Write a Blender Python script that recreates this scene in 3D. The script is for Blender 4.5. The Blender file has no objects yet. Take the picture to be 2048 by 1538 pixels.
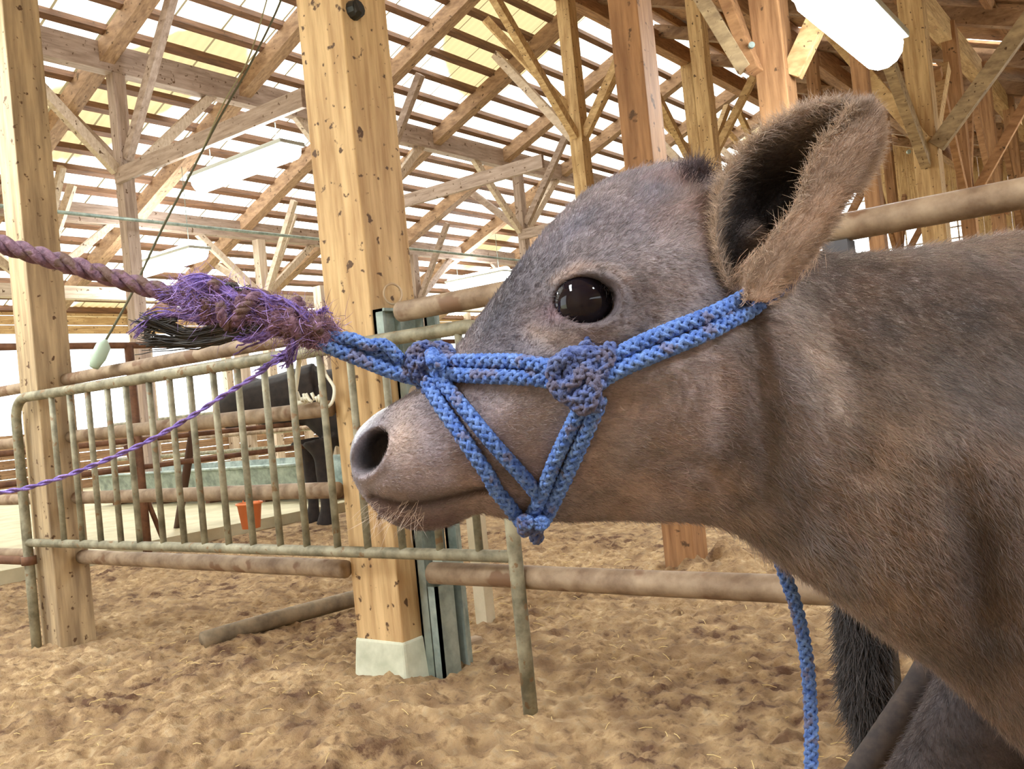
import bpy, bmesh, math, random
import numpy as np
from mathutils import Vector, Matrix
from mathutils.bvhtree import BVHTree
from mathutils import noise as mnoise

random.seed(7); rng = np.random.default_rng(7)
SC = bpy.context.scene
COL = SC.collection

# ------------------------------------------------------------------ camera
FPX, CX, CY = 1821.0, 1024.0, 769.0
ROLL, PITCH, YAW, H = math.radians(-5.7), math.atan(31 / FPX), math.radians(36.8), 0.95
_fh = np.array([-math.sin(YAW), math.cos(YAW), 0]); _rh = np.array([math.cos(YAW), math.sin(YAW), 0]); _up = np.array([0, 0, 1.0])
CF = _fh * math.cos(PITCH) + _up * math.sin(PITCH)
_u0 = -_fh * math.sin(PITCH) + _up * math.cos(PITCH)
CR = _rh * math.cos(ROLL) + _u0 * math.sin(ROLL)
CU = _u0 * math.cos(ROLL) - _rh * math.sin(ROLL)
CC = np.array([0, 0, H])
cam = bpy.data.cameras.new('camera'); camo = bpy.data.objects.new('camera', cam); COL.objects.link(camo)
cam.sensor_width = 36.0; cam.lens = FPX / 2048 * 36.0; cam.clip_start = 0.02; cam.clip_end = 200
M = Matrix.Identity(4)
for i in range(3):
    M[i][0] = CR[i]; M[i][1] = CU[i]; M[i][2] = -CF[i]; M[i][3] = CC[i]
camo.matrix_world = M
SC.camera = camo
cam.dof.use_dof = False

# ------------------------------------------------------------------ view, sky, sun
SC.view_settings.view_transform = 'Standard'; SC.view_settings.look = 'None'
SC.view_settings.gamma = 1.0; SC.view_settings.exposure = 0.6
SC.render.film_transparent = False
SC.cycles.use_denoising = True
SC.cycles.max_bounces = 8; SC.cycles.diffuse_bounces = 5; SC.cycles.glossy_bounces = 3; SC.cycles.transmission_bounces = 4
SC.cycles.sample_clamp_indirect = 6.0
W = bpy.data.worlds.new('sky'); SC.world = W; W.use_nodes = True
bg = W.node_tree.nodes['Background']
bg.inputs[0].default_value = (0.93, 0.97, 1.0, 1); bg.inputs[1].default_value = 3.2
sun = bpy.data.lights.new('sun', 'SUN'); sun.energy = 5.0; sun.angle = math.radians(3); sun.color = (1, .95, .85)
suno = bpy.data.objects.new('sun', sun); COL.objects.link(suno)
suno.rotation_euler = Vector((0.45, -0.35, 0.82)).to_track_quat('Z', 'Y').to_euler()

# ------------------------------------------------------------------ pixel helpers (they give real 3-D points)
def ray(x, y): return CF + (x - CX) / FPX * CR - (y - CY) / FPX * CU
def at(x, y, d): return CC + d * ray(x, y)
def gz(x, y, z=0.0):
    d = ray(x, y); return CC + (z - H) / d[2] * d
def onx(x, y, X):
    d = ray(x, y); return CC + X / d[0] * d
def ony(x, y, Y):
    d = ray(x, y); return CC + Y / d[1] * d

# ------------------------------------------------------------------ materials
def srgb(r, g, b):
    f = lambda c: (c / 255 / 12.92) if c / 255 <= .04045 else ((c / 255 + .055) / 1.055) ** 2.4
    return (f(r), f(g), f(b), 1)
MATS = {}
def mat(name, col, rough=.7, metal=0, col2=None, scale=8, detail=5, stretch=(1, 1, 1), bump=0.0, spots=None, emit=None, contrast=(.35, .65)):
    if name in MATS: return MATS[name]
    m = bpy.data.materials.new(name); m.use_nodes = True; MATS[name] = m
    nt = m.node_tree; N = nt.nodes; L = nt.links; b = N['Principled BSDF']
    b.inputs['Roughness'].default_value = rough; b.inputs['Metallic'].default_value = metal
    b.inputs['Base Color'].default_value = col
    if emit:
        b.inputs['Emission Color'].default_value = emit[0]; b.inputs['Emission Strength'].default_value = emit[1]
    if col2:
        tc = N.new('ShaderNodeTexCoord'); mp = N.new('ShaderNodeMapping'); mp.inputs['Scale'].default_value = stretch
        geo = N.new('ShaderNodeNewGeometry')
        L.new(geo.outputs['Position'], mp.inputs['Vector'])
        nz = N.new('ShaderNodeTexNoise'); nz.inputs['Scale'].default_value = scale; nz.inputs['Detail'].default_value = detail; nz.inputs['Roughness'].default_value = .6
        L.new(mp.outputs[0], nz.inputs['Vector'])
        rp = N.new('ShaderNodeValToRGB'); rp.color_ramp.elements[0].position = contrast[0]; rp.color_ramp.elements[1].position = contrast[1]
        rp.color_ramp.elements[0].color = col; rp.color_ramp.elements[1].color = col2
        L.new(nz.outputs[0], rp.inputs[0]); out = rp.outputs[0]
        if spots:
            sc_, thr, scol = spots
            vo = N.new('ShaderNodeTexNoise'); vo.inputs['Scale'].default_value = sc_; vo.inputs['Detail'].default_value = 3
            L.new(geo.outputs['Position'], vo.inputs['Vector'])
            r2 = N.new('ShaderNodeValToRGB'); r2.color_ramp.elements[0].position = thr; r2.color_ramp.elements[1].position = thr + .05
            L.new(vo.outputs[0], r2.inputs[0])
            mx = N.new('ShaderNodeMix'); mx.data_type = 'RGBA'
            L.new(r2.outputs[0], mx.inputs['Factor']); L.new(out, mx.inputs['A']); mx.inputs['B'].default_value = scol
            out = mx.outputs['Result']
        L.new(out, b.inputs['Base Color'])
        if bump:
            bp = N.new('ShaderNodeBump'); bp.inputs['Strength'].default_value = bump; bp.inputs['Distance'].default_value = .01
            L.new(nz.outputs[0], bp.inputs['Height']); L.new(bp.outputs[0], b.inputs['Normal'])
    return m
WOODC = (srgb(170, 136, 90), srgb(214, 184, 134))
def wood(axis, tone=''):
    st = {'x': (1, 9, 9), 'y': (9, 1, 9), 'z': (9, 9, .8), 'r': (2, 9, 5)}[axis]
    c = {'': WOODC, 'pale': (srgb(178, 158, 136), srgb(208, 192, 172)), 'brown': (srgb(134, 96, 62), srgb(176, 134, 92)),
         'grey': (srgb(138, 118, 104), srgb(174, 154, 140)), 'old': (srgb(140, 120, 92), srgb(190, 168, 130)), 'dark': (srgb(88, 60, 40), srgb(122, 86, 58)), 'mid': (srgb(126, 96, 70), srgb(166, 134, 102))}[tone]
    return mat('wood_%s_%s' % (axis, tone), c[0], .75, 0, c[1], 3.0, 6, st, .3, (26 if tone in ('', 'old') else 14, .645, srgb(88, 64, 40)))
STEEL = mat('galvanised_dirty', srgb(104, 100, 80), .6, .25, srgb(162, 158, 134), 14, 6, (1, 1, 1), .25, (26, .62, srgb(128, 104, 74)))
STEELB = mat('rusty_pipe', srgb(116, 94, 72), .65, .1, srgb(168, 148, 122), 10, 6, (1, 1, 1), .25, (9, .60, srgb(120, 92, 68)))
STEELG = mat('grey_steel', srgb(120, 134, 128), .5, .5, srgb(170, 184, 176), 9, 5, (1, 1, 1), .15)
DARKIRON = mat('dark_rusty_iron', srgb(88, 58, 40), .7, .2, srgb(122, 86, 60), 14, 5, (1, 1, 1), .2)
CONC = mat('concrete', srgb(176, 182, 158), .85, 0, srgb(214, 218, 196), 8, 6, (1, 1, 1), .2)
CONCP = mat('pale_concrete', srgb(168, 160, 130), .8, 0, srgb(196, 188, 156), 3, 5)

# ------------------------------------------------------------------ object helpers
def prop(o, label=None, cat=None, group=None, kind=None):
    if label: o['label'] = label
    if cat: o['category'] = cat
    if group: o['group'] = group
    if kind: o['kind'] = kind
    return o
def mesh_obj(name, verts, faces, m, parent=None, smooth=False, bevel=0):
    me = bpy.data.meshes.new(name); me.from_pydata([tuple(map(float, v)) for v in verts], [], faces); me.update()
    if m: me.materials.append(m)
    if smooth: me.polygons.foreach_set('use_smooth', [True] * len(me.polygons))
    o = bpy.data.objects.new(name, me); COL.objects.link(o)
    if parent is not None:
        o.parent = parent; o.matrix_parent_inverse = parent.matrix_world.inverted()
    if bevel:
        md = o.modifiers.new('bevel', 'BEVEL'); md.width = bevel; md.segments = 2
    return o
def empty(name, loc):
    o = bpy.data.objects.new(name, None); COL.objects.link(o); o.location = loc; o.empty_display_size = .05
    o.matrix_world = Matrix.Translation(loc)
    return o
class MB:
    def __init__(s): s.v = []; s.f = []
    def add(s, vs, fs):
        n = len(s.v); s.v += [tuple(map(float, v)) for v in vs]; s.f += [tuple(i + n for i in f) for f in fs]
    def box(s, lo, hi):
        x0, y0, z0 = lo; x1, y1, z1 = hi
        s.add([(x0, y0, z0), (x1, y0, z0), (x1, y1, z0), (x0, y1, z0), (x0, y0, z1), (x1, y0, z1), (x1, y1, z1), (x0, y1, z1)],
              [(0, 3, 2, 1), (4, 5, 6, 7), (0, 1, 5, 4), (1, 2, 6, 5), (2, 3, 7, 6), (3, 0, 4, 7)])
    def beam(s, a, b, w, h, side=None):   # box from a to b, w sideways, h along the other axis
        a = np.array(a, float); b = np.array(b, float); d = b - a; d /= np.linalg.norm(d)
        if side is None: side = np.cross(d, [0, 0, 1.0]) if abs(d[2]) < .98 else np.array([1.0, 0, 0])
        sd = np.array(side, float); sd -= d * (sd @ d); sd /= np.linalg.norm(sd); t = np.cross(sd, d)
        vs = [p + sx * sd * w / 2 + sy * t * h / 2 for p in (a, b) for sx, sy in ((-1, -1), (1, -1), (1, 1), (-1, 1))]
        s.add(vs, [(0, 1, 2, 3), (7, 6, 5, 4), (0, 4, 5, 1), (1, 5, 6, 2), (2, 6, 7, 3), (3, 7, 4, 0)])
    def tube(s, pts, r, n=12, caps=True):
        pts = [np.array(p, float) for p in pts]; k = len(pts); rr = r if hasattr(r, '__len__') else [r] * k
        prev = None; vs = []
        for i, p in enumerate(pts):
            d = pts[min(i + 1, k - 1)] - pts[max(i - 1, 0)]; d /= (np.linalg.norm(d) + 1e-12)
            if prev is None:
                a = np.cross(d, [0, 0, 1.0]); a = a if np.linalg.norm(a) > .05 else np.cross(d, [1.0, 0, 0])
            else: a = prev - d * (prev @ d)
            a /= np.linalg.norm(a); prev = a; b = np.cross(d, a)
            for j in range(n):
                t = 2 * math.pi * j / n; vs.append(p + rr[i] * (a * math.cos(t) + b * math.sin(t)))
        fs = [(i * n + j, i * n + (j + 1) % n, (i + 1) * n + (j + 1) % n, (i + 1) * n + j) for i in range(k - 1) for j in range(n)]
        if caps: fs += [tuple(range(n))[::-1], tuple((k - 1) * n + j for j in range(n))]
        s.add(vs, fs)
    def build(s, name, m, parent=None, smooth=False, bevel=0): return mesh_obj(name, s.v, s.f, m, parent, smooth, bevel)
def crom(pts, n):
    P = np.array(pts, float); k = len(P); out = []
    tt = np.linspace(0, k - 1, n)
    for t in tt:
        i = min(int(t), k - 2); u = t - i
        p0 = P[max(i - 1, 0)]; p1 = P[i]; p2 = P[i + 1]; p3 = P[min(i + 2, k - 1)]
        if i == 0: p0 = 2 * p1 - p2
        if i + 2 > k - 1: p3 = 2 * p2 - p1
        out.append(.5 * ((2 * p1) + (-p0 + p2) * u + (2 * p0 - 5 * p1 + 4 * p2 - p3) * u * u + (-p0 + 3 * p1 - 3 * p2 + p3) * u ** 3))
    return np.array(out)

# ------------------------------------------------------------------ ground
def fbm(x, y, s, seed=0, oct=4):
    out = np.zeros_like(x); a = 1.0
    for o in range(oct):
        g = np.random.default_rng(seed + o * 17).random((64, 64))
        fx = x * s * 2 ** o; fy = y * s * 2 ** o
        ix = np.floor(fx).astype(int); iy = np.floor(fy).astype(int); ux = fx - ix; uy = fy - iy
        ux = ux * ux * (3 - 2 * ux); uy = uy * uy * (3 - 2 * uy)
        v = (g[ix % 64, iy % 64] * (1 - ux) * (1 - uy) + g[(ix + 1) % 64, iy % 64] * ux * (1 - uy) + g[ix % 64, (iy + 1) % 64] * (1 - ux) * uy + g[(ix + 1) % 64, (iy + 1) % 64] * ux * uy)
        out += a * (v - .5); a *= .5
    return out
mx0, my0 = -2.2, 2.1
def ground_h(x, y):
    x = np.asarray(x, float); y = np.asarray(y, float)
    h = .035 * fbm(x, y, 1.3, 1) + .032 * np.clip(fbm(x, y, 6, 5), -.2, 1) + .030 * fbm(x, y, 30, 9, 3)
    for cx, cy, r, a in ((-1.95, 4.25, .28, .10), (-2.1, 2.0, .5, .03)): h = h + a * np.exp(-((x - cx) ** 2 + (y - cy) ** 2) / r ** 2) * (1 + 1.2 * fbm(x, y, 9, 31, 2))
    return h * np.clip((x + 6.95) / .3, 0, 1)
def build_ground():
    xs = np.concatenate([np.linspace(-6.9, -4.2, 110), np.linspace(-4.18, .6, 430), np.linspace(.7, 5, 30)])
    ys = np.concatenate([np.linspace(-3, .2, 25), np.linspace(.22, 5, 420), np.linspace(5.05, 27, 120)])
    X, Y = np.meshgrid(xs, ys, indexing='ij'); Z = ground_h(X, Y)
    nx, ny = X.shape; V = np.stack([X, Y, Z], -1).reshape(-1, 3)
    idx = np.arange(nx * ny).reshape(nx, ny)
    F = np.stack([idx[:-1, :-1], idx[1:, :-1], idx[1:, 1:], idx[:-1, 1:]], -1).reshape(-1, 4)
    m = bpy.data.materials.new('sawdust_bedding'); m.use_nodes = True; nt = m.node_tree; N = nt.nodes; L = nt.links; b = N['Principled BSDF']
    b.inputs['Roughness'].default_value = .95
    geo = N.new('ShaderNodeNewGeometry')
    def nz(s, d, st=(1, 1, 1)):
        mp = N.new('ShaderNodeMapping'); mp.inputs['Scale'].default_value = st; L.new(geo.outputs['Position'], mp.inputs[0])
        n = N.new('ShaderNodeTexNoise'); n.inputs['Scale'].default_value = s; n.inputs['Detail'].default_value = d; n.inputs['Roughness'].default_value = .65; L.new(mp.outputs[0], n.inputs['Vector']); return n.outputs[0]
    def ramp(i, *st):
        r = N.new('ShaderNodeValToRGB'); e = r.color_ramp.elements
        while len(e) < len(st): e.new(.5)
        for k, (p, c) in enumerate(st): e[k].position = p; e[k].color = c
        L.new(i, r.inputs[0]); return r.outputs[0]
    base = ramp(nz(22, 8), (.30, srgb(112, 88, 62)), (.43, srgb(158, 130, 94)), (.55, srgb(190, 162, 120)), (.70, srgb(222, 200, 160)))
    dark = ramp(nz(11, 7, (1, 1.0, 1)), (.46, (0, 0, 0, 1)), (.60, (1, 1, 1, 1)))
    big = ramp(nz(1.3, 3), (.36, (0, 0, 0, 1)), (.55, (1, 1, 1, 1)))
    mu = N.new('ShaderNodeMath'); mu.operation = 'MULTIPLY'; L.new(dark, mu.inputs[0]); L.new(big, mu.inputs[1])
    mx = N.new('ShaderNodeMix'); mx.data_type = 'RGBA'; L.new(mu.outputs[0], mx.inputs['Factor']); L.new(base, mx.inputs['A']); mx.inputs['B'].default_value = srgb(98, 70, 48)
    L.new(mx.outputs['Result'], b.inputs['Base Color'])
    bp = N.new('ShaderNodeBump'); bp.inputs['Strength'].default_value = .7; bp.inputs['Distance'].default_value = .02
    L.new(nz(60, 6), bp.inputs['Height']); L.new(bp.outputs[0], b.inputs['Normal'])
    o = mesh_obj('floor', V, [tuple(map(int, f)) for f in F], m, smooth=True)
    prop(o, 'brown sawdust and dirt bedding covering the barn floor', 'floor', kind='structure')
build_ground()
def single(o, label, cat, group=None, kind=None): return prop(o, label, cat, group, kind)

b = MB(); b.box((-16.9, -3, -.3), (-6.9, 27, .10)); o = b.build('floor_aisle', CONCP)
single(o, 'pale raised concrete aisle beyond the pens, seen between the gate bars', 'floor', kind='structure')
b = MB(); b.box((-60, -60, -.9), (60, 60, -.4)); o = b.build('ground_outside', mat('outside_ground', srgb(196, 200, 170), .9))
single(o, 'bright ground outside the barn', 'ground', kind='structure')

# ------------------------------------------------------------------ roof
K = 9.3; XR = -7.1; ZR = H + K - .4 * 7.1
def zfar(x): return H + K + .4 * x
def znear(x): return ZR - .4 * (x - XR)
XE, XN = -17.3, 4.2; Y0, Y1 = -3.0, 27.0
def roof_far():
    m = bpy.data.materials.new('translucent_roof_sheet'); m.use_nodes = True; nt = m.node_tree; N = nt.nodes; L = nt.links
    out = N['Material Output']; N.remove(N['Principled BSDF'])
    tr = N.new('ShaderNodeBsdfTranslucent'); tr.inputs[0].default_value = (.86, .83, .75, 1)
    df = N.new('ShaderNodeBsdfDiffuse'); df.inputs[0].default_value = (.7, .66, .56, 1)
    mx = N.new('ShaderNodeMixShader'); mx.inputs[0].default_value = .12
    L.new(tr.outputs[0], mx.inputs[1]); L.new(df.outputs[0], mx.inputs[2]); L.new(mx.outputs[0], out.inputs[0])
    geo = N.new('ShaderNodeNewGeometry'); sp = N.new('ShaderNodeSeparateXYZ'); L.new(geo.outputs['Position'], sp.inputs[0])
    # lap seams of the sheets, running down the slope
    mo = N.new('ShaderNodeMath'); mo.operation = 'PINGPONG'; mo.inputs[1].default_value = .35; L.new(sp.outputs['Y'], mo.inputs[0])
    lt = N.new('ShaderNodeMath'); lt.operation = 'LESS_THAN'; lt.inputs[1].default_value = .024; L.new(mo.outputs[0], lt.inputs[0])
    nz = N.new('ShaderNodeTexNoise'); nz.inputs['Scale'].default_value = .35; nz.inputs['Detail'].default_value = 0
    L.new(geo.outputs['Position'], nz.inputs['Vector'])
    c1 = N.new('ShaderNodeValToRGB'); c1.color_ramp.elements[0].position = .36; c1.color_ramp.elements[0].color = (.24, .18, .09, 1); c1.color_ramp.elements[1].position = .42; c1.color_ramp.elements[1].color = (.88, .85, .76, 1)
    L.new(nz.outputs[0], c1.inputs[0])
    cm = N.new('ShaderNodeMix'); cm.data_type = 'RGBA'; L.new(lt.outputs[0], cm.inputs['Factor']); L.new(c1.outputs[0], cm.inputs['A']); cm.inputs['B'].default_value = (.08, .06, .03, 1)
    L.new(cm.outputs['Result'], tr.inputs[0])
    ys = np.arange(Y0, Y1, .035); xs = np.linspace(XR, XE, 24)
    V = [(x, y, zfar(x) + .06 + .014 * math.sin(y / .14 * 2 * math.pi)) for x in xs for y in ys]
    n = len(ys); F = [(i * n + j, i * n + j + 1, (i + 1) * n + j + 1, (i + 1) * n + j) for i in range(len(xs) - 1) for j in range(n - 1)]
    o = mesh_obj('ceiling_far_slope', V, F, m, smooth=True)
    prop(o, 'bright translucent corrugated roof sheets over the far slope', 'ceiling', kind='structure')
roof_far()
def roof_near():
    # close boards running down the slope on the near side, with a few open slits and skylight gaps
    b = MB(); y = Y0; i = 0
    while y < Y1:
        w = .20; gap = .0
        segs = [(XR - .05, XN)]
        if i % 13 == 6 and y > 5: segs = [(XR - .05, -5.2), (-4.9, -3.1), (-2.95, -2.6), (-2.4, XN)]
        if i % 17 == 3 and y > 12: segs = [(XR - .05, -4.6), (-4.0, -2.2), (-1.7, XN)]
        for x0, x1 in segs:
            b.add([(x0, y, znear(x0) + .02), (x1, y, znear(x1) + .02), (x1, y + w - gap, znear(x1) + .02), (x0, y + w - gap, znear(x0) + .02),
                   (x0, y, znear(x0) + .06), (x1, y, znear(x1) + .06), (x1, y + w - gap, znear(x1) + .06), (x0, y + w - gap, znear(x0) + .06)],
                  [(0, 3, 2, 1), (4, 5, 6, 7), (0, 1, 5, 4), (1, 2, 6, 5), (2, 3, 7, 6), (3, 0, 4, 7)])
        y += w; i += 1
    o = b.build('ceiling_near_slope', wood('x', 'brown')); prop(o, 'brown board roof lining over the near slope with bright slits', 'ceiling', kind='structure')
roof_near()
# purlins under the far slope
k = 0
x = XR - .35
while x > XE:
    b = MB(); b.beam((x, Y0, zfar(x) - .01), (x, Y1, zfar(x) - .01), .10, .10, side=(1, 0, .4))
    o = b.build('purlin', wood('y', 'dark'))  # wood tone darkened to carry the backlit look against the sheets
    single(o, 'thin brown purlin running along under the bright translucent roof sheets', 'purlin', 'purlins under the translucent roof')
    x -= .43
for x in np.arange(XR + .5, XN, 1.0):
    b = MB(); b.beam((x, Y0, znear(x) - .05), (x, Y1, znear(x) - .05), .09, .10, side=(1, 0, -.4))
    o = b.build('purlin', wood('y', 'brown'))
    single(o, 'brown purlin running along under the close-boarded near roof slope', 'purlin', 'purlins under the boarded roof')
# rafters
for n in range(-1, 10):
    y = 6.35 + 2.1 * n
    b = MB(); b.beam((XR, y, zfar(XR) - .17), (XE + .1, y, zfar(XE + .1) - .17), .20, .24, side=(0, 1, 0))
    o = b.build('rafter', wood('r', 'mid')); single(o, 'slanting timber rafter falling away under the translucent roof', 'rafter', 'rafters under the translucent roof')
    b = MB(); b.beam((XR, y, znear(XR) - .19), (XN, y, znear(XN) - .19), .15, .20, side=(0, 1, 0))
    o = b.build('rafter', wood('r', 'mid')); single(o, 'slanting timber rafter under the boarded near roof slope', 'rafter', 'rafters under the boarded roof')
# long beams along the barn
def lbeam(x, z, w, h, m, label, y0=Y0, y1=Y1, name='roof_beam'):
    b = MB(); b.beam((x, y0, z), (x, y1, z), w, h, side=(1, 0, 0)); o = b.build(name, m, bevel=.006); single(o, label, 'beam'); return o
lbeam(-10.7, H + .452 * 10.7, .18, .36, wood('y', 'grey'), 'broad greyish beam running across the roof trusses at upper left')
lbeam(-13.7, H + .262 * 13.7, .18, .30, wood('y', 'grey'), 'lower roof beam below the bright roof strips, left of the big post')
lbeam(-13.7, 3.27, .16, .20, wood('y', 'pale'), 'pale horizontal beam behind the purple rope, above the open side')
lbeam(XR, ZR - .38, .2, .3, wood('y', 'brown'), 'brown ridge beam high up where the two roof slopes meet')
lbeam(-4.45, znear(-4.45) - .42, .18, .28, wood('y', 'brown'), 'brown beam under the boarded slope behind the near posts')
lbeam(-2.13, znear(-2.13) - .42, .18, .28, wood('y', ''), 'brown beam under the boarded slope over the nearest post row')

# far side wall with its long opening
WALLM = wood('y', '')
def board_wall(x, y0, y1, z0, z1, name, label, m=None):
    b = MB(); z = z0
    while z < z1 - .01:
        h = min(.17, z1 - z); b.box((x - .03 - .004 * ((z * 7) % 2), y0, z), (x, y1, z + h - .012), ); z += h
    o = b.build(name, m or WALLM); single(o, label, 'wall', kind='structure')
board_wall(-16.9, Y0, Y1, 3.03, 3.62, 'wall_left_upper', 'boards below the far eave above the open side')
board_wall(-16.9, Y0, Y1, .10, 1.22, 'wall_left_lower', 'low board wall below the bright open side', wood('y', 'mid'))
for n in range(0, 15):
    y = Y0 + .5 + 2.1 * n
    b = MB(); b.box((-16.88, y - .08, .1), (-16.72, y + .08, 3.62)); o = b.build('eave_post', wood('z', 'pale'))
    single(o, 'pale post standing in the bright open side of the barn', 'post', 'posts along the open far side')
b = MB()
for y in np.arange(Y0, Y1, .2): b.box((XN, y, -.1), (XN + .03, y + .19, 1.5)); b.box((XN, y, 1.95), (XN + .03, y + .19, znear(XN)))
o = b.build('wall_right', wood('z', '')); single(o, 'board side wall on the near side of the barn with a narrow open strip', 'wall', kind='structure')
b = MB()
for x in np.arange(XE, XN, .2):
    top = zfar(x) if x < XR else znear(x)
    b.box((x, Y0 - .03, 3.1 if -7.5 < x < -3.2 else -.1), (x + .19, Y0, top))
o = b.build('wall_back', wood('z', '')); single(o, 'board end wall behind the camera with a wide open doorway', 'wall', kind='structure')
# end wall, right-hand distance
def end_wall():
    b = MB(); y = 26.9
    xs = np.arange(XE, XN, .22)
    wins = [(-9.4, -6.95, 3.4, 6.3), (-6.8, -5.3, 3.0, 5.2), (-4.95, -4.5, 3.5, 4.7), (-11.6, -9.9, 1.2, 3.6), (-14, -12, 1.2, 3.)]
    for x in xs:
        top = (zfar(x) if x < XR else znear(x))
        hit = [w_ for w_ in wins if w_[0] <= x + .1 <= w_[1]]
        spans = [(0, top)] if not hit else [(0, hit[0][2]), (hit[0][3], top)]
        for z0, z1 in spans: b.box((x, y, z0), (x + .215, y + .03, z1))
    o = b.build('wall_end', wood('z', '')); single(o, 'tall board end wall in the far distance with bright window gaps', 'wall', kind='structure')
    for i, (x0, x1, z0, z1) in enumerate(wins):
        f = MB()
        for zz in np.arange(z0, z1 + .01, (z1 - z0) / 4): f.box((x0, y - .02, zz - .02), (x1, y + .02, zz + .02))
        for xx in np.arange(x0, x1 + .01, (x1 - x0) / 2): f.box((xx - .02, y - .02, z0), (xx + .02, y + .02, z1))
        o = f.build('window_%d' % (i + 1), wood('z', 'pale')); single(o, 'small bright gridded window opening in the far end wall', 'window', kind='structure')
end_wall()

# ------------------------------------------------------------------ posts with braces
def post(x, y, w, z1, label, tone='', z0=0, braces=(), node=None, bw=.11, bh=.13, name='wooden_post', group=None, bolt=None):
    t = empty(name, (x, y, z0)); single(t, label, 'post', group)
    b = MB(); b.box((x - w / 2, y - w / 2, z0 - .15), (x + w / 2, y + w / 2, z1)); b.build('upright', wood('z', tone), t, bevel=.006)
    for q in braces:
        a, e = q[:2]; wd = q[2] if len(q) > 2 else bw; hh = q[3] if len(q) > 3 else bh; tn = q[4] if len(q) > 4 else tone
        b = MB(); b.beam(a, e, wd, hh); b.build('brace', wood('r', tn), t, bevel=.004)
    if bolt:
        for p in bolt:
            b = MB(); b.tube([p, (p[0] + .015, p[1] - .02, p[2])], .022, 10); b.build('bolt', STEELG, t)
    return t
def corner(px_, py_, w, z=0.0):
    g = gz(px_, py_, z); return g[0] - w / 2, g[1] + w / 2
# the two pen posts
mx_, my_ = corner(815, 1374, .23)
P0 = post(mx_, my_, .23, 5.0, 'thick knotty timber post in the middle of the photo, standing on a concrete block', z0=.16)
cb = MB(); q = .14
cb.add([(mx_ - q, my_ - q, -.1), (mx_ + q, my_ - q, -.1), (mx_ + q, my_ + q, -.1), (mx_ - q, my_ + q, -.1), (mx_ - .12, my_ - .12, .155), (mx_ + .12, my_ - .12, .155), (mx_ + .12, my_ + .12, .155), (mx_ - .12, my_ + .12, .155)],
       [(0, 3, 2, 1), (4, 5, 6, 7), (0, 1, 5, 4), (1, 2, 6, 5), (2, 3, 7, 6), (3, 0, 4, 7)])
o = cb.build('concrete_footing', CONC, bevel=.01); single(o, 'pale greenish concrete block under the middle timber post', 'footing')
kx = onx(706, 22, mx_ + .115)
b = MB(); b.tube([kx, kx + np.array([.03, 0, 0])], [.035, .03], 12); b.tube([kx + np.array([.02, -.01, .02]), kx + np.array([.045, -.02, -.03])], .012, 8); b.build('hook_plate', mat('black_iron', srgb(52, 54, 52), .5, .5), P0)
lx_, ly_ = corner(122, 1298, .175)
P1 = post(lx_, ly_, .175, 5.2, 'tall weathered timber post at the left edge behind the gate end', 'old')
rx_, ry_ = corner(1391, 1150, .16)
post(rx_, ry_, .165, znear(-2.1) - .3, 'timber post rising behind the forehead, its foot seen under the calf throat', 'brown')
def BR1(x0, y0, x1, y1, Y, k=1.9):
    a = ony(x0, y0, Y); b_ = ony(x1, y1, Y); return tuple(a), tuple(a + (b_ - a) * k)
n4 = (-2.16, 6.32)
post(-2.16, 6.32, .21, znear(-2.16) - .3, 'thick timber post just left of the ear with a double brace', 'brown',
     braces=[(BR1(1513, 145, 1455, 0, 6.18)[0], BR1(1513, 145, 1455, 0, 6.18)[1], .16, .08), (BR1(1490, 140, 1405, 0, 6.12)[0], BR1(1490, 140, 1405, 0, 6.12)[1], .05, .1, 'old'), ((-2.05, 6.32, 3.0), (-1.1, 6.32, 4.4), .08, .14, '')],
     bolt=[tuple(ony(1502, 92, 6.08))])
post(-4.4, 10.3, .18, znear(-4.4) - .3, 'slim timber post between the two thick posts above the forehead', '')
n5 = (-2.06, 10.4)
post(-2.06, 10.5, .24, znear(-2.06) - .3, 'timber post right of the ear with braces fanning out from a bolted joint', '',
     braces=[(*BR1(1850, 285, 1640, 40, 10.33, 1.15), .12, .14), ((-2.06, 10.38, 3.0), (-2.08, 8.6, 4.3), .1, .16, 'old'), ((-1.95, 10.4, 3.15), (-.7, 10.4, 4.5), .1, .16, 'old'), ((-2.06, 10.6, 3.1), (-2.06, 12.0, 4.4), .1, .14)],
     bolt=[(-2.19, 10.22, 3.12)])
gI = 'timber posts with braces in the distance behind the ear'
post(-2.12, 8.4, .13, znear(-2.12) - .3, 'narrow plain timber post just right of the ear tip', 'brown')
for (x, y) in ((-2.08, 12.6), (-2.05, 14.7), (-2.05, 17.0), (-2.05, 19.3), (-4.4, 14.6), (-4.4, 18.8), (-2.0, 22.0)):
    t = post(x, y, .17, (znear(x) - .3), 'timber post with braces, one of the row receding behind the calf ear', 'brown',
         braces=[((x, y - .08, 2.9), (x, y - 1.0, 4.3)), ((x, y + .08, 2.9), (x, y + 1.0, 4.3)), ((x + .08, y, 2.9), (x + .95, y, 4.2))], bw=.08, bh=.11, group=gI)
# ridge row
for y in (11.8, 16.0, 20.2):
    post(-7.1, y, .22, ZR - .5, {11.8: 'timber post left of the forehead where many braces meet', 16.0: 'ridge post with braces behind the slim posts above the forehead', 20.2: 'farthest ridge post with braces, mostly behind the others'}[y], '',
         braces=[((-7.1, y - .1, 4.8), (-7.1, y - 1.9, 6.45)), ((-7.1, y + .1, 4.8), (-7.1, y + 1.7, 6.45)), ((-7.2, y, 4.8), (-8.5, y, 6.5), .11, .13, 'pale'), ((-7.0, y, 4.8), (-5.8, y, 6.4)),
                 ((-7.16, y - .05, 5.2), (-7.9, y - 1.0, 6.6), .06, .12)])
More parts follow.
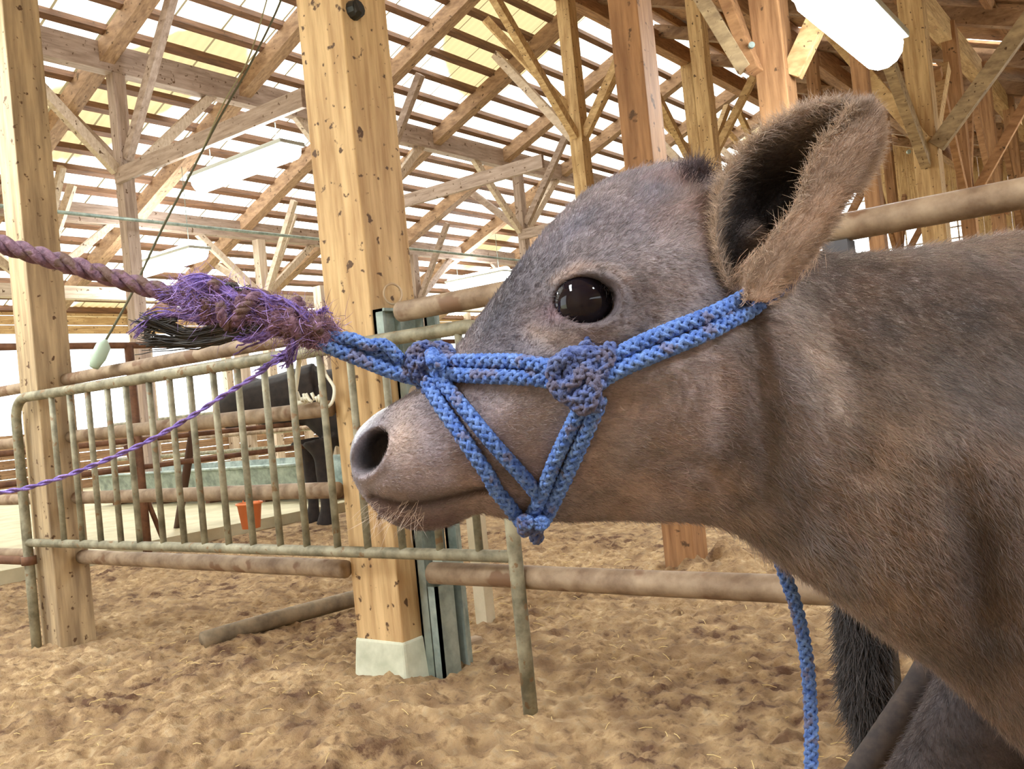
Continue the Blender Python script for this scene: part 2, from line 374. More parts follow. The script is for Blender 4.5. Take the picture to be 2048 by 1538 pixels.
# row A, under the broad beam
for y, lab in ((6.5, 'pale post with six braces fanning out below the broad upper-left beam'), (10.85, 'post with braces hidden mostly behind the middle post'), (15.2, 'pale post with fanned braces between the middle post and the calf forehead'), (19.5, 'far post with braces, behind the calf forehead')):
    post(-10.7, y, .17, zfar(-10.7) - .2, lab, 'grey',
         braces=[((-10.7, y - .1, 4.35), (-10.7, y - 1.5, 5.75), .1, .13, 'pale'), ((-10.7, y + .1, 4.35), (-10.7, y + 1.55, 5.75), .1, .13, 'pale'),
                 ((-10.8, y, 4.45), (-12.3, y, 5.75)), ((-10.6, y, 4.5), (-9.3, y, 6.2), .1, .13, 'grey')])
    b = MB(); b.beam((-10.72, y - .1, 4.28), (-7.1, y - .1, 4.28), .06, .2); o = b.build('tie_beam', wood('x', 'grey'), bevel=.004)
    single(o, 'grey tie beam from the %s, running towards the ridge row' % {6.5: 'pale braced post at upper left', 10.85: 'hidden post behind the middle post', 15.2: 'pale braced post beside the forehead', 19.5: 'farthest braced post'}[y], 'beam')
# row B
for y, lab in ((6.7, 'braced post behind the left-edge post, under the lower beam'), (10.9, 'braced post seen above the frayed purple knot'), (15.1, 'braced post right of the middle post, above the halter'), (19.3, 'farthest braced post of the outer row')):
    post(-13.7, y, .17, zfar(-13.7) - .2, lab, 'pale' if y < 12 else 'grey', z0=.1,
         braces=[((-13.7, y - .1, 3.4), (-13.7, y - 1.3, 4.4)), ((-13.7, y + .1, 3.4), (-13.7, y + 1.3, 4.4)), ((-13.8, y, 3.4), (-15.3, y, 4.3)), ((-13.6, y, 3.4), (-12.6, y, 4.9)), ((-13.65, y + .05, 3.4), (-13.1, y + .4, 4.8))], bw=.09, bh=.11)

# ------------------------------------------------------------------ lamps
LAMPM = mat('lamp_glow', (1, 1, 1, 1), .4, emit=((.93, .98, 1, 1), 30))
LAMPB = mat('lamp_housing', srgb(190, 195, 190), .4, .3)
def lamp(c, axis, ln, wd, label, power, ztop):
    t = empty('barn_lamp', c); single(t, label, 'lamp')
    c = np.array(c); a = np.array({'x': (1, 0, 0), 'y': (0, 1, 0)}[axis], float); s = np.array([a[1], a[0], 0])
    b = MB(); b.beam(c - a * ln / 2, c + a * ln / 2, wd, .05, side=s); b.build('housing', LAMPB, t, bevel=.01)
    g = MB(); g.tube([c - a * (ln / 2 - .03) - [0, 0, .05], c + a * (ln / 2 - .03) - [0, 0, .05]], wd * .4, 14); g.build('light_tube', LAMPM, t, True)
    b = MB()
    for q in (-.35, .35): b.tube([c + a * ln * q, [*(c + a * ln * q)[:2], ztop]], .006, 6)
    b.build('hanging_rod', STEELG, t)
    l = bpy.data.lights.new('lamp_light', 'AREA'); l.shape = 'RECTANGLE'; l.size = ln if axis == 'x' else wd; l.size_y = wd if axis == 'x' else ln
    l.energy = power; l.color = (.95, .98, 1); lo = bpy.data.objects.new('lamp_light', l); COL.objects.link(lo); lo.location = c - [0, 0, .13]
    lo.parent = t; lo.matrix_parent_inverse = t.matrix_world.inverted()
lamp((-1.4, 5.5, 2.98), 'y', 1.25, .34, 'dazzling white tube lamp at the top right above the ear', 90, znear(-1.4))
lamp((-8.3, 6.5, 3.92), 'x', 1.7, .34, 'glaring white lamp at upper left below the braced pale post', 60, 4.2)
lamp((-12.9, 8.4, 3.75), 'x', 1.9, .4, 'glaring white lamp above the purple lead rope, left of the frayed knot', 60, zfar(-12.9))
lamp((-13.4, 17.0, 3.95), 'x', 1.8, .4, 'glaring white lamp between the middle post and the calf face', 60, zfar(-13.4))
lamp((.0, 12.5, 3.2), 'y', 1.2, .3, 'small part of a white lamp at the right edge above the top rail', 60, znear(0))

lamp((-1.3, -.9, 3.0), 'y', 1.25, .3, 'added white fill lamp, unseen above and behind the camera', 95, znear(-1.3))  # added out of view to brighten calf and ground and glint in the eye
lamp((1.6, .6, 2.9), 'y', 1.25, .3, 'added white fill lamp, unseen over the near pen right of the camera', 80, znear(1.6))  # second added fill lamp, out of view
lamp((-4.8, 1.0, 3.1), 'y', 1.25, .3, 'added white fill lamp, unseen above the frame over the gate', 75, znear(-4.8))  # third added fill lamp, brightens the gate side from out of view
# ------------------------------------------------------------------ pen fence, gate, steel
FY = 2.235
def prail(x0, x1, z, r, label, m=STEELB, y=None, z1=None, group=None):
    y = FY if y is None else y
    b = MB(); n = 14
    b.tube([(x0 + (x1 - x0) * i / n, y + .004 * math.sin(i * 1.7), z + ((z1 or z) - z) * i / n) for i in range(n + 1)], r, 14)
    o = b.build('fence_rail', m, smooth=True); single(o, label, 'rail', group)
zt, z2_, z3_, z4_ = 1.262, .985, .69, .405
x0r = lx_ + .088; x1r = mx_ - .115
prail(x0r, x1r, zt, .029, 'top pipe rail between the left-edge post and the middle post')
prail(x0r, x1r, z2_, .03, 'second pipe rail from the top behind the gate bars')
prail(x0r, x1r, z3_, .03, 'third pipe rail from the top behind the gate bars')
prail(x0r, x1r, z4_, .033, 'lowest thick pipe rail passing below the gate rail')
prail(mx_ + .27, 1.6, zt + .02, .034, 'thick top pipe rail rising right behind the calf head and ear')
prail(mx_ + .30, 1.6, .405, .036, 'thick brown low pipe rail under the calf throat')
prail(mx_ + .30, 1.6, 1.0, .03, 'middle pipe rail hidden behind the calf neck')
for z, l in ((zt, 'top'), (z2_, 'second'), (z3_, 'third'), (z4_, 'lowest')):
    prail(-6.9, lx_ - .088, z, .028, '%s pipe rail left of the left-edge post' % l)
sx = onx(1672, 470, .0)
p_ = ony(1672, 445, FY)
b = MB(); b.box((p_[0] - .03, FY - .03, 0), (p_[0] + .03, FY + .03, 1.25)); o = b.build('steel_post', mat('gunmetal', srgb(84, 84, 88), .6, .4)); single(o, 'short grey steel post under the top rail behind the ear', 'post')

# steel channel post and bracket beside the middle post
def steelpost():
    t = empty('steel_channel_post', (mx_ + .16, my_ - .02, 0)); single(t, 'galvanised steel channel post with square bracket bolted beside the middle timber post', 'post')
    X = mx_ + .115
    b = MB()
    b.box((X + .002, my_ - .02, -.05), (X + .012, my_ + .10, 1.30)); b.box((X + .002, my_ - .02, -.05), (X + .045, my_ - .012, 1.30)); b.box((X + .002, my_ + .092, -.05), (X + .045, my_ + .10, 1.30))
    b.build('channel', STEELG, t)
    b = MB(); b.box((X + .05, my_ + .10, -.05), (X + .062, my_ + .17, 1.33)); b.box((X + .05, my_ + .10, -.05), (X + .10, my_ + .11, 1.33)); b.build('hinge_channel', STEELG, t)
    b = MB(); b.box((X + .004, my_ - .11, 1.14), (X + .016, my_ + .03, 1.31)); b.box((X + .004, my_ - .11, 1.30), (X + .06, my_ + .03, 1.31)); b.box((X + .004, my_ - .11, 1.14), (X + .05, my_ - .10, 1.31)); b.build('bracket', STEELG, t)
    b = MB(); b.tube([(X + .016, my_ - .03, 1.18), (X + .03, my_ - .03, 1.18)], .012, 8); b.build('bolt', STEELG, t)
    b = MB(); b.box((X + .09, my_ - .03, -.05), (X + .10, my_ + .06, .33)); b.box((X + .06, my_ - .03, -.05), (X + .10, my_ - .02, .33)); b.build('stub_channel', STEELG, t)
    c = np.array([X + .03, my_ - .03, 1.365]); b = MB()
    b.tube([c + .036 * (math.cos(a) * np.array([.3, .95, 0]) + math.sin(a) * np.array([0, 0, 1])) for a in np.linspace(-math.pi / 2, 1.5 * math.pi, 25)], .004, 8, False); b.build('ring', mat('ring_steel', srgb(190, 170, 140), .5, .3), t, True)
    b = MB(); b.box((X + .10, my_ - .035, .37), (X + .145, my_ + .05, .45)); b.build('rail_socket', STEELG, t)
steelpost()
pz = gz(903, 1275)
b = MB(); b.box((pz[0] - .03, pz[1] + .2, -.05), (pz[0] + .03, pz[1] + .26, .95)); o = b.build('steel_post', mat('pale_steel', srgb(196, 188, 160), .6, .2, srgb(214, 206, 180), 10))
single(o, 'pale square steel post just right of the middle post, below the calf muzzle', 'post')

def gate():
    A = gz(74, 1298); B = gz(1062, 1430)
    A = np.array([A[0], A[1], 0]); B = np.array([B[0], B[1], 0]); d = B - A; Lg = np.linalg.norm(d); d /= Lg; Z = np.array([0, 0, 1.0])
    t = empty('pen_gate', tuple(A)); single(t, 'welded pipe gate of thin upright bars in front of the two posts', 'gate')
    HT = 1.19; r = .10
    pts = [A + Z * -.03, A + Z * .3, A + Z * .7, A + Z * (HT - r)]
    pts += [A + d * (r - r * math.cos(a)) + Z * (HT - r + r * math.sin(a)) for a in np.linspace(.2, math.pi / 2, 7)]
    pts += [A + d * (Lg * q) + Z * HT for q in (.15, .3, .45, .6, .75, .9)]
    pts += [B - d * (r - r * math.cos(a)) + Z * (HT - r + r * math.sin(a)) for a in np.linspace(math.pi / 2, .2, 7)]
    pts += [B + Z * (HT - r), B + Z * .7, B + Z * .3, B + Z * -.04]
    b = MB(); b.tube(pts, .0225, 14); b.build('frame', STEEL, t, True)
    b = MB(); b.tube([A + Z * .505, A + d * Lg * .5 + Z * .492, B + Z * .478], .0195, 12); b.build('lower_rail', STEEL, t, True)
    def bar(pxx, pyy):   # where the bar meets the top rail in the plane of the gate
        n = np.cross(d, Z); rr = ray(pxx, pyy); s = ((A - CC) @ n) / (rr @ n); P = CC + s * rr; return (P - A) @ d
    for pxx, pyy in ((103, 800), (139, 795), (175, 785), (214, 775), (251, 770), (297, 760), (338, 752), (378, 745), (425, 738), (473, 730), (526, 720), (578, 712), (638, 702), (697, 690), (765, 680), (838, 668), (915, 655)):
        u = bar(pxx, pyy)
        if 0.04 < u < Lg - .04:
            z0 = .50 - .02 * u / Lg
            b = MB(); b.tube([A + d * u + Z * z0, A + d * u + Z * .85, A + d * u + Z * (HT - .01)], .0130, 10); b.build('bar', STEEL, t, True)
    b = MB(); b.tube([A + Z * .40, A + Z * .44], .034, 12); b.tube([A + Z * .42 - d * .02, A + Z * .42 - d * .9], .022, 12); b.build('hinge_collar', DARKIRON, t, True)
gate()
# pipe lying on the bedding
b = MB(); g0 = gz(405, 1282, .03); g1 = gz(712, 1196, .05); g2 = g1 + (g1 - g0) * .15
b.tube(crom([g0, (g0 * .6 + g1 * .4) + [0, 0, .004], g1, g2], 14), .04, 14); o = b.build('ground_pipe', DARKIRON if 0 else mat('old_pipe', srgb(104, 92, 74), .8, .1, srgb(146, 130, 104), 12), smooth=True); single(o, 'dull pipe lying half buried in the bedding left of the middle post', 'pipe')
g0 = gz(835, 1325, .0); g1 = gz(960, 1285, .0)
b = MB(); b.beam(g0, g1, .05, .06); o = b.build('kerb_board', mat('grey_board', srgb(150, 132, 110), .9, 0, srgb(170, 150, 124), 9), bevel=.01); single(o, 'thin grey board edge half buried right of the concrete block', 'board')

# far pen fence along the aisle
XF = -6.5
t = empty('aisle_fence', (XF, 4, 0)); single(t, 'rusty brown pipe fence along the concrete aisle behind the gate', 'fence')
for z in (1.66, .93, .72): 
    b = MB(); b.tube([(XF, -1.5, z), (XF, 5, z), (XF, 11, z)], .026 if z > 1 else .022, 10); b.build('rail', DARKIRON, t, True)
for y in (1.9, 3.85, 6.4, 8.8):
    b = MB(); b.tube([(XF, y, -.03), (XF, y, 1.66)], .034, 10); b.build('fence_post', DARKIRON, t, True)
b = MB(); b.tube([(XF, 4.0, .1), (XF, 3.75, .9)], .02, 8); b.build('stay', DARKIRON, t, True)
# leaning dark pole behind the gate
b = MB(); b.tube([gz(352, 1075), onx(388, 850, -6.4)], .035, 10); o = b.build('leaning_pole', mat('dark_pole', srgb(78, 52, 38), .8), smooth=True); single(o, 'dark brown pole leaning behind the gate bars', 'pole')
# trough
def trough():
    y = 6.25; x0, x1 = -11.6, -7.1
    t = empty('feed_trough', (x0, y, .1)); single(t, 'long grey-green metal feed trough seen through the gate', 'trough')
    b = MB()
    b.add([(x0, y, .50), (x1, y, .50), (x1, y + .06, .22), (x0, y + .06, .22), (x0, y + .02, .50), (x1, y + .02, .50), (x1, y + .08, .22), (x0, y + .08, .22)], [(0, 1, 2, 3), (7, 6, 5, 4), (0, 4, 5, 1), (3, 2, 6, 7), (0, 3, 7, 4), (1, 5, 6, 2)])
    b.add([(x0, y + .5, .55), (x1, y + .5, .55), (x1, y + .45, .22), (x0, y + .45, .22), (x0, y + .52, .55), (x1, y + .52, .55), (x1, y + .47, .22), (x0, y + .47, .22)], [(0, 1, 2, 3), (7, 6, 5, 4), (0, 4, 5, 1), (3, 2, 6, 7), (0, 3, 7, 4), (1, 5, 6, 2)])
    b.box((x0, y + .06, .2), (x1, y + .47, .23))
    b.build('basin', STEELG, t)
    for x in np.linspace(x0 + .2, x1 - .2, 5):
        b = MB(); b.box((x - .04, y + .1, .08), (x + .04, y + .42, .2)); b.build('foot', DARKIRON, t)
    b = MB(); b.tube([(x0, y - .02, .5), (x1, y - .02, .5)], .02, 8); b.build('rim', STEELG, t, True)
trough()
# rails of the pens beyond the aisle
for i, (y, z) in enumerate(((7.6, 1.18), (7.6, .86), (7.6, .64), (10.5, 1.2), (10.5, .8))):
    prail(-13.5, -6.9, z, .028, '%s pipe rail of the %s row of pens beyond the trough' % (('upper', 'middle', 'lower', 'upper', 'lower')[i], 'near' if i < 3 else 'far'), STEELB if i % 2 else STEEL, y)
for i, x in enumerate((-12.6, -10.3, -8.6)):
    b = MB(); b.box((x - .07, 7.66, .1), (x + .07, 7.8, 2.6)); o = b.build('pen_post', wood('z', 'pale')); single(o, 'pale timber post of the pens beyond the trough, against the bright open side', 'post', 'pen posts beyond the trough')
# orange bucket
def bucket():
    c = gz(503, 1056, .10); t = empty('orange_bucket', tuple(c)); single(t, 'orange plastic bucket standing on the aisle behind the gate', 'bucket')
    m = mat('orange_plastic', srgb(238, 140, 84), .45)
    b = MB(); c = np.array([c[0], c[1], .10]); n = 24
    ring = [(.0, .075), (.20, .10), (.20, .112), (.215, .112), (.215, .102), (.01, .07)]
    vs = [c + np.array([r * math.cos(a), r * math.sin(a), z]) for z, r in ring for a in np.linspace(0, 2 * math.pi, n, False)]
    fs = [(i * n + j, i * n + (j + 1) % n, (i + 1) * n + (j + 1) % n, (i + 1) * n + j) for i in range(5) for j in range(n)] + [tuple(range(n))[::-1], tuple(5 * n + j for j in range(n))]
    b.add(vs, fs); b.build('pail', m, t, True)
    b = MB(); b.tube([c + np.array([.11 * math.cos(a), .02, .2 + .10 * math.sin(a)]) for a in np.linspace(0, math.pi, 14)], .005, 6); b.build('handle', m, t, True)
bucket()
# conduit under the trusses
b = MB(); b.tube([(-10.3, Y0, 3.62), (-10.3, 8, 3.64), (-10.3, Y1, 3.66)], .022, 8); o = b.build('conduit_pipe', STEELG, smooth=True); single(o, 'thin grey-green pipe running level across the trusses', 'pipe')
# pull cord
cp = [onx(x, y, -3.9) for x, y in ((572, -60), (562, 0), (505, 120), (440, 235), (380, 350), (322, 462), (262, 590), (212, 680))]
t = empty('pull_cord', tuple(cp[-1])); single(t, 'dark slanting pull cord with a pale green handle at its lower end', 'cord')
b = MB(); b.tube(crom(cp, 40), .006, 8); b.build('cord', mat('cord_dark', srgb(92, 92, 70), .8), t, True)
cp2 = [onx(x, y, -3.9) for x, y in ((545, -40), (500, 110), (448, 205), (405, 300))]
b = MB(); b.tube(crom(cp2, 20), .004, 8); b.build('second_strand', mat('cord_pale', srgb(150, 146, 110), .8), t, True)
b = MB(); b.tube([onx(212, 680, -3.9), onx(207, 692, -3.9), onx(196, 715, -3.9), onx(188, 735, -3.9)], [.008, .032, .034, .02], 12); b.build('handle', mat('pale_green', srgb(176, 200, 180), .5), t, True)
# white wire loop on fence
wl = [ony(x, y, FY - .05) for x, y in ((602, 690), (596, 740), (590, 790), (596, 806), (618, 800))]
b = MB(); b.tube(crom(wl, 20), .009, 8); b.tube(crom([ony(x, y, FY - .07) for x, y in ((640, 700), (650, 745), (668, 775), (664, 805), (648, 812), (640, 770))], 24), .006, 8)
for i in range(10):
    a = ony(600 + 5 * i, 800 + 2 * (i % 3), FY - .06); b.tube([a, a + np.array([.01 * math.sin(i), -.01, .02 + .01 * math.cos(i * 3)])], .006, 6)
o = b.build('white_twine', mat('white_twine', srgb(232, 232, 214), .7), smooth=True); single(o, 'white frayed twine looped over the fence rail behind the gate', 'twine')

# ------------------------------------------------------------------ calf
BC = np.stack([CR, CU, CF])                      # rows: right, up, forward
def q2w(q): return CC + np.asarray(q) @ BC
def w2q(p): return (np.asarray(p) - CC) @ BC.T
def pq(x, y, d): return np.array([(x - CX) / FPX * d, -(y - CY) / FPX * d, d])
D0 = .85
SECT = [  # top x,y  bottom x,y  depth  half-width  top-factor bottom-factor
    (706, 893, 709, 938, .850, .018, .9, .9),
    (712, 868, 718, 972, .850, .034, .9, .8),
    (727, 848, 738, 1002, .850, .044, .85, .75),
    (758, 822, 775, 1036, .850, .050, .82, .66),
    (800, 800, 828, 1049, .850, .053, .80, .62),
    (850, 764, 885, 1046, .850, .054, .78, .60),
    (905, 706, 955, 1036, .850, .057, .76, .60),
    (965, 624, 1040, 1040, .850, .066, .76, .62),
    (1035, 530, 1130, 1042, .850, .080, .80, .62),
    (1105, 448, 1220, 1040, .850, .092, .84, .62),
    (1185, 376, 1310, 1042, .850, .099, .84, .62),
    (1280, 340, 1400, 1044, .850, .100, .78, .62),
    (1370, 336, 1475, 1066, .852, .094, .72, .62),
    (1455, 385, 1540, 1108, .856, .086, .70, .66),
    (1540, 460, 1605, 1152, .862, .084, .66, .70),
    (1630, 503, 1690, 1212, .872, .092, .62, .74),
    (1740, 506, 1780, 1282, .89, .106, .58, .8),
    (1860, 494, 1870, 1338, .92, .128, .56, .85),
    (1980, 474, 1965, 1425, .95, .155, .56, .9),
    (2120, 455, 2080, 1530, .98, .18, .56, .9),
    (2300, 460, 2260, 1620, 1.02, .20, .6, .92),
    (2600, 500, 2560, 1560, 1.08, .225, .7, .95),
    (2900, 500, 2880, 1500, 1.14, .22, .8, .95),
    (3100, 500, 3080, 1380, 1.18, .19, .8, .9),
    (3200, 560, 3190, 1180, 1.20, .13, .8, .9),
    (3240, 700, 3235, 950, 1.21, .06, .8, .9)]
def calf_body():
    A = []
    for s in SECT:
        t = pq(s[0], s[1], s[4]); b = pq(s[2], s[3], s[4]); A.append([*t, *b, s[5], s[6], s[7]])
    A = crom(A, 300); NT = 128; V = []
    for r in A:
        t, b = r[0:3], r[3:6]; c = (t + b) / 2; hv = (t - b) / 2; hw = r[6]
        for j in range(NT):
            th = 2 * math.pi * j / NT; sn, cs = math.sin(th), math.cos(th)
            v = sn; wdt = math.sqrt(max(0, 1 - abs(v) ** 2.3))
            fac = 1 + (r[7] - 1) * max(0, v) ** 1.2 + (r[8] - 1) * max(0, -v) ** 1.2
            V.append(q2w(c + hv * v + np.array([0, 0, 1]) * hw * math.copysign(wdt, cs) * fac * (1 if abs(cs) > 1e-9 else 0)))
    n = len(A)
    F = [(i * NT + j, (i + 1) * NT + j, (i + 1) * NT + (j + 1) % NT, i * NT + (j + 1) % NT) for i in range(n - 1) for j in range(NT)]
    F += [tuple(range(NT)), tuple((n - 1) * NT + j for j in range(NT))[::-1]]
    me = MB(); me.add(V, F)
    def limb(pts, rad):
        P = crom([q2w(p) for p in pts], 60); R = crom([[r] for r in rad], 60)[:, 0]
        me.tube(list(P), list(R), 32)
    # forelegs braced forward, hind legs out of frame
    def foot(q, dx=0): p = q2w(q); return w2q([p[0] + dx, p[1], .0])
    k1 = pq(2230, 1760, .93); f1 = foot(pq(2120, 2200, .93))
    limb([pq(2330, 1250, .92), pq(2300, 1500, .92), k1, pq(2180, 2000, .93), f1 + [0, .07, 0], f1 + [-.02, .0, 0]], [.10, .085, .042, .028, .032, .04])
    k2 = pq(1800, 1690, 1.08); f2 = foot(pq(1640, 2150, 1.08))
    limb([pq(2110, 1180, 1.05), pq(1995, 1410, 1.07), k2, pq(1720, 1900, 1.08), f2 + [0, .07, 0], f2 + [-.02, 0, 0]], [.085, .072, .046, .027, .032, .038])
    for d in (1.06, 1.30):
        h0 = pq(3000, 900, d); h1 = pq(2980, 1350, d); 
        w0 = q2w(h1); hz = w2q([w0[0] + .10, w0[1] + .05, .33]); pz_ = w2q([w0[0] + .06, w0[1] + .03, .07]); tz = w2q([w0[0] + .02, w0[1], .0])
        limb([h0, h1, hz, pz_, tz], [.13, .09, .034, .028, .036])
    o = me.build('calf', None)
    md = o.modifiers.new('r', 'REMESH'); md.mode = 'VOXEL'; md.voxel_size = .0034; md.use_smooth_shade = True
    sm = o.modifiers.new('s', 'SMOOTH'); sm.iterations = 12; sm.factor = .5
    dg = bpy.context.evaluated_depsgraph_get(); me2 = bpy.data.meshes.new_from_object(o.evaluated_get(dg))
    o.modifiers.clear(); o.data = me2; me2.name = 'calf'
    return o
calf = calf_body()
cm = calf.data; nv = len(cm.vertices)
co = np.empty(nv * 3, dtype=np.float32); cm.vertices.foreach_get('co', co); co = co.reshape(-1, 3).astype(float)
Q = w2q(co)
MID = np.interp(Q[:, 0], [(x - CX) / FPX * d for x, d in ((700, .85), (1400, .85), (1740, .89), (1980, .95), (3240, 1.21))], [.85, .85, .89, .95, 1.21])
SIDE = np.sign(Q[:, 2] - MID)
def feat(x, y, d=.775): q = pq(x, y, d); return q[0], q[1]
def gau(x, y, sx, sy=None, rot=0, d=.775):      # gaussian around a spot, sigmas in photo pixels
    a, b = feat(x, y, d); sy = sy or sx; k = d / FPX
    da = (Q[:, 0] - a) / k; db = -(Q[:, 1] - b) / k; c, s = math.cos(rot), math.sin(rot)
    u = da * c + db * s; v = -da * s + db * c
    return np.exp(-.5 * ((u / sx) ** 2 + (v / sy) ** 2))
def ell(x, y, rx, ry, rot=0, d=.775, soft=.15):    # filled soft ellipse
    a, b = feat(x, y, d); k = d / FPX
    da = (Q[:, 0] - a) / k; db = -(Q[:, 1] - b) / k; c, s = math.cos(rot), math.sin(rot)
    r = np.sqrt(((da * c + db * s) / rx) ** 2 + ((-da * s + db * c) / ry) ** 2)
    return 1 / (1 + np.exp((r - 1) / soft * 2)), r
def line(pts, sig, d=.775):
    P = np.array([feat(x, y, d) for x, y in pts]); best = np.full(nv, 1e9); k = d / FPX
    for i in range(len(P) - 1):
        A_, B_ = P[i], P[i + 1]; ab = B_ - A_; t = np.clip(((Q[:, :2] - A_) @ ab) / (ab @ ab), 0, 1)
        best = np.minimum(best, np.hypot(*(Q[:, :2] - (A_ + t[:, None] * ab)).T))
    return np.exp(-.5 * (best / k / sig) ** 2)
headm = (Q[:, 0] < feat(1700, 0)[0]).astype(float)
disp = np.zeros(nv)                               # outward, away from the mid plane (metres)
EYE = (1170, 603)
disp += .014 * gau(1190, 560, 95, 45, -.15) + .006 * gau(1150, 665, 110, 26, .12)       # brow, lower orbit
disp -= .010 * gau(1075, 640, 42, 60, .5) + .006 * gau(1290, 600, 40, 60)
e1, er = ell(1172, 601, 56, 44, .10, .770, .10)
lidring = np.exp(-.5 * ((er - 1.22) / .16) ** 2)
disp += .0055 * lidring - .021 * e1
disp += .0035 * line([(1110, 560), (1150, 533), (1200, 533), (1245, 562)], 6)
disp -= .002 * line([(1100, 578), (1130, 552), (1180, 545), (1225, 558)], 5)
disp -= .003 * line([(1110, 690), (1180, 704), (1260, 690), (1300, 650)], 9)
disp += .010 * gau(1290, 850, 120, 140) - .006 * gau(1140, 900, 60, 120, -.4)           # cheek muscle, hollow before it
disp += .006 * line([(1080, 700), (1200, 760), (1330, 740)], 22)
disp -= .009 * gau(1480, 800, 34, 150, .1) + .006 * gau(1430, 560, 40, 60)
disp += .005 * gau(860, 960, 90, 45) + .005 * gau(790, 860, 45, 40) - .004 * gau(905, 830, 50, 60)
mouth = line([(738, 1000), (800, 1012), (860, 1006), (912, 996), (962, 984), (985, 978)], 7, .80)
disp -= .0085 * mouth
disp += .003 * line([(760, 980), (850, 988), (950, 965)], 15, .80)
for (p, s_, a_) in ((((1560, 640), (1600, 800), (1640, 960), (1660, 1100)), 26, .006), (((1500, 640), (1530, 820), (1560, 1000)), 20, -.006), (((1650, 600), (1720, 760), (1740, 930)), 30, -.005), (((1420, 700), (1450, 850), (1400, 1000)), 22, -.004),
                    (((1300, 900), (1420, 930), (1500, 1010)), 16, -.003)):
    disp += a_ * line(p, s_)
disp += .012 * gau(1900, 900, 120, 200, 0, .80) - .012 * line([(1900, 960), (1960, 1100), (2010, 1250)], 34, .80) + .008 * gau(1780, 1150, 90, 120)
q3 = Q.copy(); q3[:, 2] += SIDE * disp * np.clip(np.abs(Q[:, 2] - MID) / .02, 0, 1)
# nostril: pushed in and back
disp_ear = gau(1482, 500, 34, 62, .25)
q3[:, 2] -= SIDE * .030 * disp_ear
q3[:, 1] -= .0055 * gau(850, 1045, 62, 22, 0, .82); q3[:, 1] += .005 * gau(955, 1040, 26, 18, 0, .82)
nst, nr = ell(743, 902, 25, 44, .55, .822, .22)
q3[:, 0] += .010 * nst; q3[:, 2] -= SIDE * .024 * nst
nring = np.exp(-.5 * ((nr - 1.35) / .22) ** 2); q3[:, 2] += SIDE * .004 * nring * (np.abs(Q[:, 2] - MID) > .012)
# forehead crown whorl and small lumps
def n3(P, s, seed=0):
    return np.array([mnoise.noise(Vector((p[0] * s + seed, p[1] * s, p[2] * s))) for p in P])
nearv = Q[:, 0] < 9.0
nn = np.zeros(nv); idxn = np.where(nearv)[0]
nn[idxn] = n3(co[idxn], 14) ; q3[:, 1] += .0016 * nn; q3[:, 2] += SIDE * .0015 * nn
nn2 = np.zeros(nv); nn2[idxn] = n3(co[idxn], 38, 5)
co2 = q2w(q3)
cm.vertices.foreach_set('co', co2.astype(np.float32).ravel()); cm.update()

# coat colours by position (hair markings, darkened recesses, shade painted on the far foreleg)
def lin(r, g, b): return np.array(srgb(r, g, b)[:3])
colr = np.tile(lin(138, 120, 108), (nv, 1))
def paint(w, c):
    global colr
    w = np.clip(w, 0, 1)[:, None]; colr = colr * (1 - w) + c * w
dk, br, pl, gr = lin(70, 66, 72), lin(108, 90, 78), lin(184, 164, 148), lin(128, 122, 124)
hd = 1 / (1 + np.exp((Q[:, 0] - feat(1500, 0)[0]) / .02))
paint(hd * .8, lin(134, 122, 120))
paint(.95 * line([(1030, 540), (1005, 640), (985, 700)], 34), dk)
paint(.7 * line([(900, 790), (1000, 720), (1060, 560), (1150, 450), (1300, 400)], 50), lin(100, 92, 96))
paint(.75 * ell(1160, 600, 120, 90, 0, .775, .4)[0], lin(92, 84, 86))
paint(.55 * line([(1070, 665), (1150, 690), (1240, 680), (1300, 640)], 14), lin(142, 116, 94))
paint(.8 * line([(1110, 560), (1160, 536), (1215, 540), (1245, 565)], 8), lin(150, 130, 118))
paint(.8 * gau(1110, 625, 22, 16), lin(140, 110, 116))
paint(.8 * line([(1060, 745), (1200, 715), (1290, 650)], 18), dk)
paint(.65 * gau(1290, 880, 150, 120), lin(170, 152, 144)); paint(.6 * gau(880, 900, 130, 80), lin(128, 116, 120)); paint(.6 * gau(900, 960, 60, 22), lin(162, 148, 148)); paint(.55 * line([(1000, 860), (1050, 960), (960, 1010)], 40), lin(158, 138, 132))
paint(.6 * gau(790, 880, 26, 40), pl)
paint(.85 * line([(1480, 520), (1500, 620), (1500, 740), (1490, 900)], 26), br * .75)
paint(.85 * line([(1590, 560), (1640, 680), (1680, 800)], 32), pl)
paint(.6 * line([(1540, 800), (1600, 1000), (1700, 1150)], 50), gr)
paint(.7 * gau(1950, 700, 240, 150, 0, .80), lin(84, 74, 66)); paint(.35 * line([(1560, 700), (1560, 900), (1620, 1000)], 40), lin(88, 78, 74)); paint(.5 * gau(1780, 900, 80, 120), lin(140, 112, 84))
paint(.75 * gau(1960, 1120, 70, 110, -.3, .80), lin(72, 60, 58)); paint(.6 * gau(2020, 1320, 120, 120, 0, .80), lin(86, 76, 74))
paint(.45 * line([(1600, 1160), (1760, 1260), (1900, 1400), (2020, 1520)], 50), lin(160, 142, 128))
top = line([(1640, 505), (1740, 508), (1860, 496), (1980, 476), (2100, 458)], 26, .88); paint(.5 * top, lin(150, 128, 106))
paint(.5 * line([(1180, 1000), (1320, 960), (1400, 800)], 60), lin(158, 140, 134)); paint(.7 * line([(1330, 430), (1400, 400), (1440, 480)], 30), lin(142, 116, 104)); paint(.8 * ell(1350, 350, 60, 20, 0, .8, .4)[0], lin(140, 112, 102))
paint(.95 * disp_ear, lin(40, 34, 38))  # hollow's shade painted into the dent at the ear base
